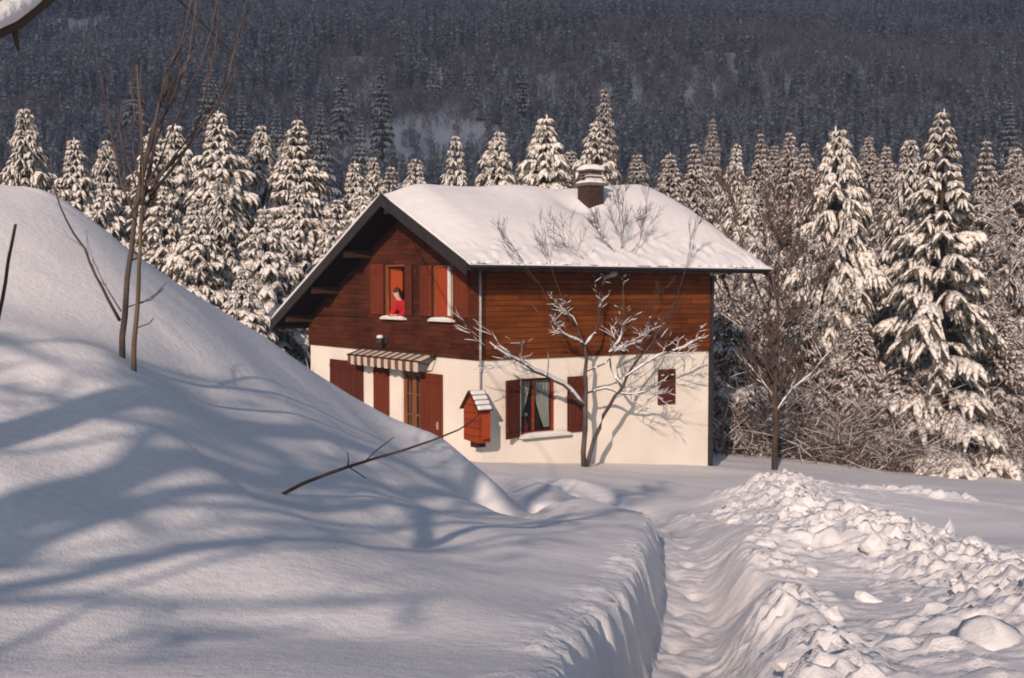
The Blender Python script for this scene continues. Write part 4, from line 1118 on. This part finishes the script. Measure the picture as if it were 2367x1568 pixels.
def bare_tree(X, Yb, Yt, d, seed, label, group=None, r=.10, bark='bark', snow=.012, num=11, lean=0.0, spread=.75, depth=3, k=.42, lift=.12, name='bare_tree', minr=.007, limbs=()):
    rng = random.Random(seed)
    b = at(X, Yb, d); g = gz(b.x, d); H = at(X, Yt, d).z - g
    e = empty(name, (b.x, d, g-.1)); tag(e, label, 'tree', group)
    br, sn = MB(), MB()
    n = 9; pts = [Vector((lean*H*(t/n)+rng.uniform(-.03, .03)*H*.12*(t > 0), rng.uniform(-.03, .03)*H*.12*(t > 0), H*.97*t/n)) for t in range(n+1)]
    tr = MB(); limb(tr, sn, pts, r, r*.16, 8, 0, rng); tr.build('trunk', M[bark], e, smooth=True)
    for lp, r0, r1 in limbs:
        w = [at(x_, y_, d+dd_)-Vector(e.location) for x_, y_, dd_ in lp]
        f = [w[0]]
        for a_, b_ in zip(w[:-1], w[1:]): f += [a_.lerp(b_, .5)+Vector((rng.uniform(-.03, .03), rng.uniform(-.03, .03), rng.uniform(-.03, .03))), b_]
        limb(br, sn, f, r0, r1, 5, snow, rng, .8); sprout(br, sn, rng, f, r0*.7, 3, snow*.7, .6, .48, 9, .2, minr*.8, .8)
    sprout(br, sn, rng, pts, r*.55, depth, snow, spread, k, num, lift, minr, .8)
    br.build('branches', M['twig'], e)
    if snow > 0 and sn.f: sn.build_split('snow', M['tree_snow'], e, most=14, smooth=True)
    return e
bare_tree(1790,1092,520,30.5,3,'bare tree with a straight trunk, rising alone beside the right end of the chalet',None,.085,'bark',.005,18,.008,.72,3,.34,.16, minr=.011, limbs=(
 ([(1788,880,0),(1745,800,-.3),(1700,720,-.6),(1668,640,-.8),(1645,560,-.9)], .04, .010), ([(1792,760,0),(1760,690,-.2),(1725,600,-.3),(1700,520,-.4),(1690,455,-.4)], .035, .009),
 ([(1795,690,0),(1775,610,.1),(1765,530,.2),(1762,450,.2)], .03, .008), ([(1796,680,0),(1830,600,.1),(1850,520,.2),(1862,450,.2)], .03, .008), ([(1792,800,0),(1840,740,.2),(1885,660,.3),(1915,580,.4)], .035, .008),
 ([(1790,960,0),(1830,900,.3),(1880,860,.5),(1930,800,.6)], .035, .008), ([(1798,640,0),(1800,560,0),(1808,480,0)], .03, .008), ([(1788,930,0),(1760,880,.2),(1735,850,.3),(1700,800,.4)], .03, .008)))
for X, Yb, Yt, d, s, lab in ((2320,1085,480,41,21,'tall frosted bare tree at the far right edge'),(2372,1085,430,44,22,'purple-brown bare tree cut off by the right edge'),(2270,1080,560,46,23,'frosted bare tree just right of the biggest spruce'),
                             (1710,1060,455,40,24,'bare twiggy tree between the roof end and the spruces'),(1870,1075,560,38.5,25,'frosted bare tree in front of the drooping big spruce')):
    bare_tree(X, Yb, Yt, d, s, lab, 'bare trees by the wood edge', .06, 'twig', .010, 13, rng_t.uniform(-.03, .03), .7, 3, .42, .12)

# frosted thickets below the right-hand spruces
def thicket_mesh(seed, n=20, H=3.9):
    rng = random.Random(seed); br, sn = MB(), MB()
    for k in range(n):
        a = rng.random()*6.28; q = rng.uniform(0, .9)
        p = Vector((q*math.cos(a), q*math.sin(a), -.2)); d = Vector((math.cos(a)*rng.uniform(.1, .9), math.sin(a)*rng.uniform(.1, .9), 1))
        w = wander(rng, p, d, H*rng.uniform(.55, 1.1), 6, .22, rng.uniform(-.10, .05))
        limb(br, sn, w, .018, .005, 4, .004, rng, .75)
        sprout(br, sn, rng, w, .011, 2, .004, .9, .40, 7, -.02, .0055, .92)
    return br.mesh('thicket_branches', M['frost_twig']), sn.mesh('thicket_snow', M['tree_snow'], True)
TH = [thicket_mesh(s) for s in (51, 52, 53)]
def thicket(X, Yb, d, k, v, lab, wide=1.2):
    b = at(X, Yb, d); e = empty('frosted_thicket', (b.x, d, gz(b.x, d)-.1), rng_t.random()*6.28); e.scale = (k*wide, k*wide, k)
    tag(e, lab, 'shrub', 'frosted thickets along the wood edge')
    for n, m in zip(('branches', 'snow'), TH[v]):
        o = bpy.data.objects.new(n, m); COL.objects.link(o); o.parent = e
for i, (X, Yb, d, k, lab) in enumerate([(1672,1050,36,1.25,'frosted thicket right against the end wall of the chalet'),(1730,1055,36.5,1.15,'frosted thicket left behind the straight bare tree'),
   (1800,1062,37,1.1,'frosted thicket directly behind the straight bare tree'),(1850,1068,36.5,.95,'frosted thicket right of the straight bare tree'),(1905,1072,36,1.0,'frosted thicket under the drooping big spruce'),
   (1965,1076,35.5,1.1,'brownish thicket between the two big right spruces'),(2030,1080,35.5,1.05,'frosted thicket left of the foot of the biggest spruce'),(2085,1082,35,.8,'low brown thicket at the foot of the biggest spruce'),
   (2250,1092,36,.85,'low frosted thicket right of the foot of the biggest spruce'),(2310,1098,37,1.1,'frosted thicket near the right edge of the wood'),(2375,1100,37,1.3,'frosted thicket cut by the right edge'),
   (690,850,33,.8,'snowy thicket under the low left eave of the chalet'),(655,800,34,.8,'snowy thicket beside the bank, left of the low eave')]):
    thicket(X, Yb, d, k*.78, i % 3, lab, 1.35)

# ------------------------------------------------------------------ sapling pair, stick and twig on the bank
def stems(name, lab, d0, paths, material, base, cat='tree', group=None, twig_seed=1, num=0):
    b = at(base[0], base[1], d0); g = gz(b.x, d0)
    e = empty(name, (b.x, d0, g-0.05)); tag(e, lab, cat, group); o = Vector(e.location)
    rng = random.Random(twig_seed); tr, br = MB(), MB()
    for k, (pts, r0, r1) in enumerate(paths):
        p3 = [at(X, Y, d)-o for X, Y, d in pts]
        if k == 0: p3[0] = Vector((p3[0].x, p3[0].y, -0.15))
        fine = [p3[0]]
        for q, (a, b2) in enumerate(zip(p3[:-1], p3[1:])):
            l = (b2-a).length*.02
            fine += [a.lerp(b2, .5)+Vector((rng.uniform(-l, l), rng.uniform(-l, l), rng.uniform(-l, l))), b2]
        n = len(fine); m = tr if k == 0 else br
        m.tube(fine, [(r0+(r1-r0)*i/(n-1))*(1.0 if k == 0 else 1.3) for i in range(n)], 7 if k == 0 else 5)
        if num and k > 0: sprout(br, br, rng, fine[1:], r1*1.1, 1, 0, .5, .22, num, .25, .0022)
    tr.build('trunk', M[material], e, smooth=True)
    br.build('branches', M['twig'], e, smooth=True)
    return e
C_ = lambda pts, d, k=2.8605: [(x/k, y/k, d+i*.02) for i, (x, y) in enumerate(pts)]
stems('sapling', 'darker sapling with grey stem and fanned twigs on the snow bank', 8.0, [
 ([(281,846,8.0),(282,780,8.0),(291,690,8.0),(300,600,8.0),(307,545,8.0),(316,470,8.0),(325,430,8.02),(350,332,8.03),(367,245,8.05),(385,170,8.08),(406,128,8.1),(430,60,8.15),(450,-40,8.2)], .024, .005),
 ([(277,742,8.0),(248,690,7.95),(222,640,7.9),(196,575,7.85),(170,540,7.8),(140,480,7.75),(124,430,7.7),(117,360,7.65)], .010, .003),
 (C_([(960,1300),(1040,850),(1100,740),(1180,560),(1250,380),(1290,100),(1300,-60)], 8.1), .010, .004),
 (C_([(880,1390),(960,1240),(1080,1140),(1250,960),(1330,760),(1390,500),(1430,280),(1445,60)], 7.9), .009, .003),
 (C_([(900,1240),(850,1080),(800,900),(760,720)], 7.85), .006, .002),
 (C_([(870,1440),(800,1380),(720,1280),(600,1130)], 7.8), .005, .002),
 (C_([(870,1380),(800,1200),(740,900),(690,640),(640,400),(625,300)], 8.15), .007, .002),
 (C_([(900,1330),(960,1050),(1010,830),(1080,640),(1130,420),(1180,360),(1240,150),(1270,-40)], 8.05), .009, .003),
 (C_([(950,1260),(1050,1080),(1130,860),(1230,640),(1330,420),(1400,200),(1440,-30)], 7.95), .008, .003),
 (C_([(930,1240),(880,1000),(890,780),(870,600),(880,430)], 8.1), .006, .002),
 (C_([(1000,1250),(1110,1090),(1260,900),(1400,760),(1500,600),(1580,420)], 7.9), .007, .002),
 (C_([(1060,700),(1130,560),(1210,450),(1290,330),(1340,260)], 8.1), .005, .002),
 (C_([(880,1420),(830,1180),(800,940),(790,760),(780,700)], 8.0), .005, .002),
 ([(297,605,8.0),(330,590,8.05),(348,575,8.1),(362,572,8.1)], .007, .003),
 ([(280,720,8.0),(240,655,8.1),(215,600,8.15)], .004, .002),
 ([(290,712,8.0),(330,700,8.05),(360,680,8.1),(385,653,8.15)], .004, .002),
], 'bark_grey', (281, 846), twig_seed=5, num=6)
stems('sapling', 'yellowish lit sapling stem standing right beside the darker one', 7.7, [
 ([(307,878,7.7),(309,820,7.7),(313,760,7.7),(319,690,7.7),(321,620,7.7),(324,560,7.7),(328,500,7.72),(330,430,7.74),(328,330,7.75),(322,240,7.77),(317,150,7.8)], .020, .004),
 (C_([(930,1480),(1000,1290),(1170,1080),(1300,880),(1420,720),(1500,530),(1560,300),(1610,100),(1640,-40)], 7.8), .010, .003),
 (C_([(930,1560),(1050,1440),(1180,1380),(1300,1260),(1430,1140)], 7.75), .005, .002),
 (C_([(930,1230),(935,1000),(940,800),(925,560),(945,380)], 7.6), .006, .002),
 (C_([(940,1360),(1010,1000),(1080,800),(1130,600),(1200,420)], 7.65), .007, .002),
 ([(318,700,7.7),(345,695,7.65),(378,668,7.6)], .004, .002),
 ([(313,760,7.7),(345,748,7.7),(356,735,7.7)], .004, .002),
], 'bark_gold', (307, 878), twig_seed=6, num=6)
stems('stick', 'bare stick poking up from the snow at the left edge', 6.0, [([(-75,1010,6.0),(-10,770,6.0),(6,690,6.0),(18,610,6.02),(25,575,6.03),(36,519,6.05)], .011, .008)], 'bark', (-75, 1010), 'stick')
g7 = at(637, 1142, 7.5); 
def lying_twig():
    b = at(637, 1142, 7.5); g = gz(b.x, 7.5)
    e = empty('fallen_twig', (b.x, 7.5, g-.02)); tag(e, 'long leaning twig stuck in the snow bank, pointing at the bird house', 'twig'); o = Vector(e.location)
    mb = MB()
    P = [at(X, Y, d)-o for X, Y, d in ((637,1142,7.5),(700,1118,7.6),(760,1095,7.7),(803,1080,7.75),(860,1062,7.8),(930,1042,7.9),(1000,1018,8.0),(1060,994,8.1),(1090,975,8.15),(1118,948,8.2))]
    P[0].z = -.03
    mb.tube(P, [.013,.013,.012,.012,.010,.009,.008,.006,.005,.003], 6); mb.build('stem', M['bark'], e, smooth=True)
    for pts in (((803,1080,7.75),(806,1065,7.75),(803,1045,7.76)), ((845,1066,7.8),(870,1042,7.85),(912,1010,7.9)), ((806,1080,7.75),(825,1092,7.7),(846,1106,7.65))):
        mb = MB(); mb.tube([at(*p)-o for p in pts], [.006,.005,.003], 5); mb.build('side_shoot', M['bark'], e)
lying_twig()

# ------------------------------------------------------------------ the tree beside the viewer: its bough reaches into the corner, its shade falls on the bank
def near_tree():
    rng = random.Random(19)
    bx_, by_ = -4.7, -4.6
    g = gz(bx_, by_)
    e = empty('bare_tree', (bx_, by_, g-.2)); tag(e, 'snow-lined bough of a near tree reaching into the top left corner', 'tree'); o = Vector(e.location)
    tr, br, sn = MB(), MB(), MB()
    trunk = [Vector((0.05*k*math.sin(k), 0.04*k, 0.80*k)) for k in range(10)]
    limb(tr, sn, trunk, .24, .05, 10, 0, rng)
    tr.build('trunk', M['bark'], e, smooth=True)
    bough = [trunk[4], Vector((-3.9,-2.6,7.2))-o, Vector((-3.2,-.3,6.2))-o, at(-700,330,2.6)-o, at(-330,150,3.0)-o, at(-60,85,3.2)-o, at(30,45,3.3)-o, at(120,-20,3.4)-o, at(260,-160,3.5)-o]
    br.tube(bough, [.075,.07,.062,.05,.042,.036,.034,.028,.02], 8)
    sn.tube([at(-330,120,2.97)-o, at(-60,62,3.16)-o, at(20,26,3.26)-o, at(84,-16,3.35)-o, at(180,-100,3.4)-o], [.03,.036,.034,.03,.01], 8)
    sprout(br, sn, rng, bough[6:], .012, 1, .006, .8, .5, 4, .1, .004)
    br.tube([at(32,62,3.3)-o, at(36,90,3.3)-o, at(42,118,3.3)-o], [.012,.008,.004], 5)
    for k in range(22):
        s = rng.uniform(2.6, 8.8); i = min(int(s), 8); p = trunk[i].lerp(trunk[i+1], s-i)
        a = rng.random()*6.28; l = (4.4-.34*s)*rng.uniform(.7, 1.1)
        w = wander(rng, p, (math.cos(a), math.sin(a), .35), l, 6, .22, .04)
        limb(br, sn, w, .055*(1.1-.09*s), .012, 5, .02, rng, .97, 1.0)
        sprout(br, sn, rng, w, .020, 2, .016, .85, .5, 5, .05, .008, .97)
    br.build('branches', M['bark'], e); sn.build('snow', M['tree_snow'], e, smooth=True)
near_tree()
# ------------------------------------------------------------------ power cable to the gable
c0 = hw(VF-0.02, RU, RZ_+0.05); c1 = at(452, 0, 13.0); dirc = (c1-c0)
mb = MB(); pts = []
for k in range(25):
    t = k/24*1.9; p = c0+dirc*t; p.z -= 0.55*math.sin(min(1, t/1.9)*PI)*0.35; pts.append(p)
mb.tube(pts, .014, 5)
o = mb.build('power_cable', M['metal_dark']); tag(o, 'thin black power cable running from the roof peak to the upper left', 'cable')
end = pts[-1]; g = gz(end.x, end.y)
mb = MB(); mb.tube([(end.x-.16, end.y, g-.5), (end.x-.16, end.y, end.z+.4)], [.14, .10], 10); o = mb.build('utility_pole', M['bark_grey'], smooth=True)
tag(o, 'wooden pole carrying the power cable left of the viewer', 'pole')

# ------------------------------------------------------------------ thrown snow blocks
def snow_block(X, Y, d, w, h, seed, label, group=None, pointed=False):
    rng = random.Random(seed); p = at(X, Y, d); bm = bmesh.new()
    bmesh.ops.create_icosphere(bm, subdivisions=2, radius=1.0)
    dirs = [Vector((rng.uniform(-1, 1), rng.uniform(-1, 1), rng.uniform(-.5, 1))).normalized() for _ in range(8)]
    cut = [rng.uniform(.45, .8) for _ in dirs]
    for v in bm.verts:
        for dv, c in zip(dirs, cut):
            k = v.co.dot(dv)
            if k > c: v.co -= dv*(k-c)
        if pointed: v.co.x *= 1.0 - .75*max(0, v.co.z); v.co.y *= 1.0-.6*max(0, v.co.z)
        v.co += Vector((rng.uniform(-1, 1), rng.uniform(-1, 1), rng.uniform(-1, 1)))*.05
        v.co = Vector((v.co.x*w, v.co.y*w*.8, v.co.z*h))
    me = bpy.data.meshes.new('snow_block'); bm.to_mesh(me); bm.free(); me.materials.append(M['ground_snow']); me.polygons.foreach_set('use_smooth', [w > .2]*len(me.polygons));
    o = bpy.data.objects.new('snow_block', me); COL.objects.link(o)
    o.location = (p.x, d, gz(p.x, d)+h*.25); o.rotation_euler = (rng.uniform(-.3, .3), rng.uniform(-.3, .3), rng.random()*6.28 if not pointed else .3)
    tag(o, label, 'snow block', group or 'snow blocks thrown beside the path'); return o
snow_block(2192,1255,11.6,.11,.16,1,'pointed triangular snow block alone on the smooth field',pointed=True)
for i, (X, Y, d, w, h, lab) in enumerate([(2010,1420,7.5,.17,.08,'flat oblong snow block below the ridge of thrown snow'),(1930,1480,6.5,.10,.10,'rounded snow block between flat block and bottom edge'),(1845,1560,5.2,.20,.10,'large snow block cut by the bottom edge'),
   (1950,1525,5.6,.10,.05,'thin flat snow block near the bottom edge'),(2310,1530,5.3,.36,.13,'biggest snow block in the lower right corner'),(1930,1215,12.2,.42,.24,'large bright slab at the middle of the ridge of thrown snow'),
   (1830,1120,16,.20,.20,'upright snow block on the far end of the thrown ridge'),(1850,1205,13,.24,.20,'snow block left of the bright slab'),(1970,1245,11.3,.30,.20,'snow block right below the bright slab'),(1875,1345,8.9,.12,.07,'small snow block at the lower edge of the ridge')]):
    snow_block(X, Y, d, w*.72, h*.72, 10+i, lab)
rr = random.Random(9)
for k in range(70):
    s = rr.random(); i = min(int(s*(len(PILE)-2)), len(PILE)-2); t = rr.random()
    x = PILE[i][0]*(1-t)+PILE[i+1][0]*t+rr.gauss(0, .42); y = PILE[i][1]*(1-t)+PILE[i+1][1]*t+rr.gauss(0, .42)
    if y < 3.5: continue
    w = rr.uniform(.03, .10)*(1 if rr.random() < .8 else 1.6)
    b = snow_block(1183, 784, 10, w, w*rr.uniform(.5, .9), 100+k, 'small lump of snow on the thrown-up ridge right of the path', 'small snow lumps on the ridge')
    b.location = (x, y, gz(x, y)+w*.2)

# ------------------------------------------------------------------ the person at the upper window
def person():
    o0 = hw(-0.02, 3.80, 3.30)
    e = empty('person', o0, HRZ)
    tag(e, 'person in a red jacket leaning out over the sill of the left upper window', 'person')
    # local: x out of the wall is negative, y to the left of the facade, z up from the sill
    def skin_mesh(name, verts, edges, radii, m, root=0, sub=2):
        me = bpy.data.meshes.new(name); me.from_pydata(verts, edges, [])
        o = bpy.data.objects.new(name, me); COL.objects.link(o)
        sk = o.modifiers.new('skin', 'SKIN'); 
        for i, r in enumerate(radii): me.skin_vertices[0].data[i].radius = (r, r) if not isinstance(r, tuple) else r
        me.skin_vertices[0].data[root].use_root = True
        sb = o.modifiers.new('sub', 'SUBSURF'); sb.levels = sub; sb.render_levels = sub
        dg = bpy.context.evaluated_depsgraph_get()
        nm = bpy.data.meshes.new_from_object(o.evaluated_get(dg)); nm.name = name
        bpy.data.objects.remove(o); nm.materials.clear(); nm.materials.append(m)
        nm.polygons.foreach_set('use_smooth', [True]*len(nm.polygons))
        q = bpy.data.objects.new(name, nm); COL.objects.link(q); q.parent = e; return q
    V = [(.34,-.12,-.30),(.26,-.11,-.05),(.17,-.09,.18),(.10,-.04,.34),(.05,.02,.43),(.02,.05,.50),(.00,.075,.57),(-.005,.085,.65)]
    E = [(k, k+1) for k in range(7)]; R = [.15,.145,.165,.15,.06,.062,.088,.085]
    def arm(side, pts, rad):
        i = len(V); V.extend(pts); R.extend(rad); E.append((3, i)); E.extend((i+k, i+k+1) for k in range(len(pts)-1)); return len(V)-1
    lh = arm(1, [(.08,.12,.34),(.02,.22,.16),(-.09,.27,.055),(-.13,.12,.05),(-.14,.05,.055)], [.075,.06,.048,.036,.03])
    rh = arm(-1, [(.10,-.22,.32),(.03,-.30,.15),(-.06,-.30,.06),(-.13,-.14,.05),(-.14,-.07,.055)], [.075,.06,.048,.036,.03])
    for w, s in ((lh, -1), (rh, 1)):
        bxp = V[w]
        for f, (dy, dx, l) in enumerate(((.0, -.028, .062), (.0, -.010, .072), (.0, .008, .068), (.0, .024, .054))):
            i = len(V); a = (bxp[0]+dx, bxp[1]+s*.035, bxp[2]+.005)
            V.extend([a, (a[0]-.004, a[1]+s*l*.5, a[2]-.002), (a[0]-.006, a[1]+s*l, a[2]-.018)]); R.extend([.0095, .009, .0075])
            E.extend([(w, i), (i, i+1), (i+1, i+2)])
        i = len(V); V.extend([(bxp[0]+.028, bxp[1]+s*.01, bxp[2]+.012), (bxp[0]+.048, bxp[1]+s*.035, bxp[2]+.010)]); R.extend([.011, .008]); E.extend([(w, i), (i, i+1)])
    body = skin_mesh('body', V, E, R, M['skin'], 0, 2)
    # face: nose, ears on the body mesh side as small children
    hx, hy, hz = -.005, .085, .63
    mb = MB(); mb.ball((hx-.088, hy+.012, hz-.01), .018, .013, .022, 8, 6); mb.build('nose', M['skin'], e, smooth=True)
    for s in (-1, 1):
        mb = MB(); mb.ball((hx-.078, hy+.012+s*.032, hz+.018), .008, .012, .008, 8, 6); mb.build('eye', M['eye'], e, smooth=True)
        mb = MB(); mb.ball((hx+.005, hy+s*.086, hz), .018, .012, .030, 8, 6); mb.build('ear', M['skin'], e, smooth=True)
    mb = MB(); mb.ball((hx-.082, hy+.012, hz-.045), .008, .024, .007, 8, 6); mb.build('mouth', M['red_glaze'], e, smooth=True)
    mb = MB(); mb.ball((hx+.022, hy-.004, hz+.035), .095, .098, .098, 12, 9, wob=.06, rng=random.Random(2)); mb.ball((hx+.06, hy-.01, hz-.03), .06, .075, .085, 10, 7, wob=.06, rng=random.Random(3)); mb.build('hair', M['hair'], e, smooth=True)
    JV = [(.34,-.12,-.32),(.26,-.11,-.05),(.17,-.09,.18),(.10,-.04,.335),(.065,.0,.405)]; JR = [.175,.165,.185,.165,.085]
    JE = [(k, k+1) for k in range(4)]
    for pts, rad in (([(.08,.12,.34),(.02,.22,.16),(-.09,.27,.06),(-.125,.15,.055)], [.095,.078,.066,.05]), ([(.10,-.22,.32),(.03,-.30,.15),(-.06,-.30,.065),(-.125,-.17,.055)], [.095,.078,.066,.05])):
        i = len(JV); JV.extend(pts); JR.extend(rad); JE.append((3, i)); JE.extend((i+k, i+k+1) for k in range(3))
    skin_mesh('jacket', JV, JE, JR, M['red_cloth'], 0, 2)
person()

# ------------------------------------------------------------------ unseen cloud bank added behind the viewer to shade the far slope
def shade_cloud():
    nx, ny = 60, 60; mb = MB()
    xs = np.linspace(-1750, -150, nx); ys = np.linspace(-3351, -2050, ny)
    X, Y = np.meshgrid(xs, ys)
    ex = np.minimum(1, np.minimum((X-xs[0])/200, (xs[-1]-X)/200)); ey = np.minimum(1, np.minimum((Y-ys[0])/60, (ys[-1]-Y)/200))
    t = np.sqrt(np.clip(ex, 0, 1)*np.clip(ey, 0, 1))
    top = 1500 + t*(90+70*fbm(X/160, Y/160, 91, 3)); bot = 1500 - t*(14+10*fbm(X/120, Y/120, 93, 3))
    for Z in (top, bot):
        for j in range(ny):
            for i in range(nx): mb.v.append((X[j, i], Y[j, i], Z[j, i]))
    n0 = nx*ny
    for j in range(ny-1):
        for i in range(nx-1):
            a = j*nx+i; mb.f.append((a, a+1, a+nx+1, a+nx)); mb.m.append(0); mb.f.append((n0+a, n0+a+nx, n0+a+nx+1, n0+a+1)); mb.m.append(0)
    o = mb.build('shade_cloud', mat('shade_cloud', (0.85, 0.85, 0.86), (0.75, 0.76, 0.78), 1.0, 0.01), smooth=True); tag(o, kind='structure')
shade_cloud()

# ------------------------------------------------------------------ thin winter air between here and the mountain
def haze():
    mb = MB(); mb.box(-760, 760, -75, 1300, -14, 470)
    vm = bpy.data.materials.new('haze'); vm.use_nodes = True; nt = vm.node_tree; nt.nodes.remove(nt.nodes['Principled BSDF'])
    pv = nt.nodes.new('ShaderNodeVolumePrincipled'); pv.inputs['Density'].default_value = 0.0007; pv.inputs['Color'].default_value = (0.55, 0.66, 0.95, 1)
    nt.links.new(pv.outputs[0], nt.nodes['Material Output'].inputs['Volume'])
    tag(mb.build('haze', vm), kind='stuff')
haze()
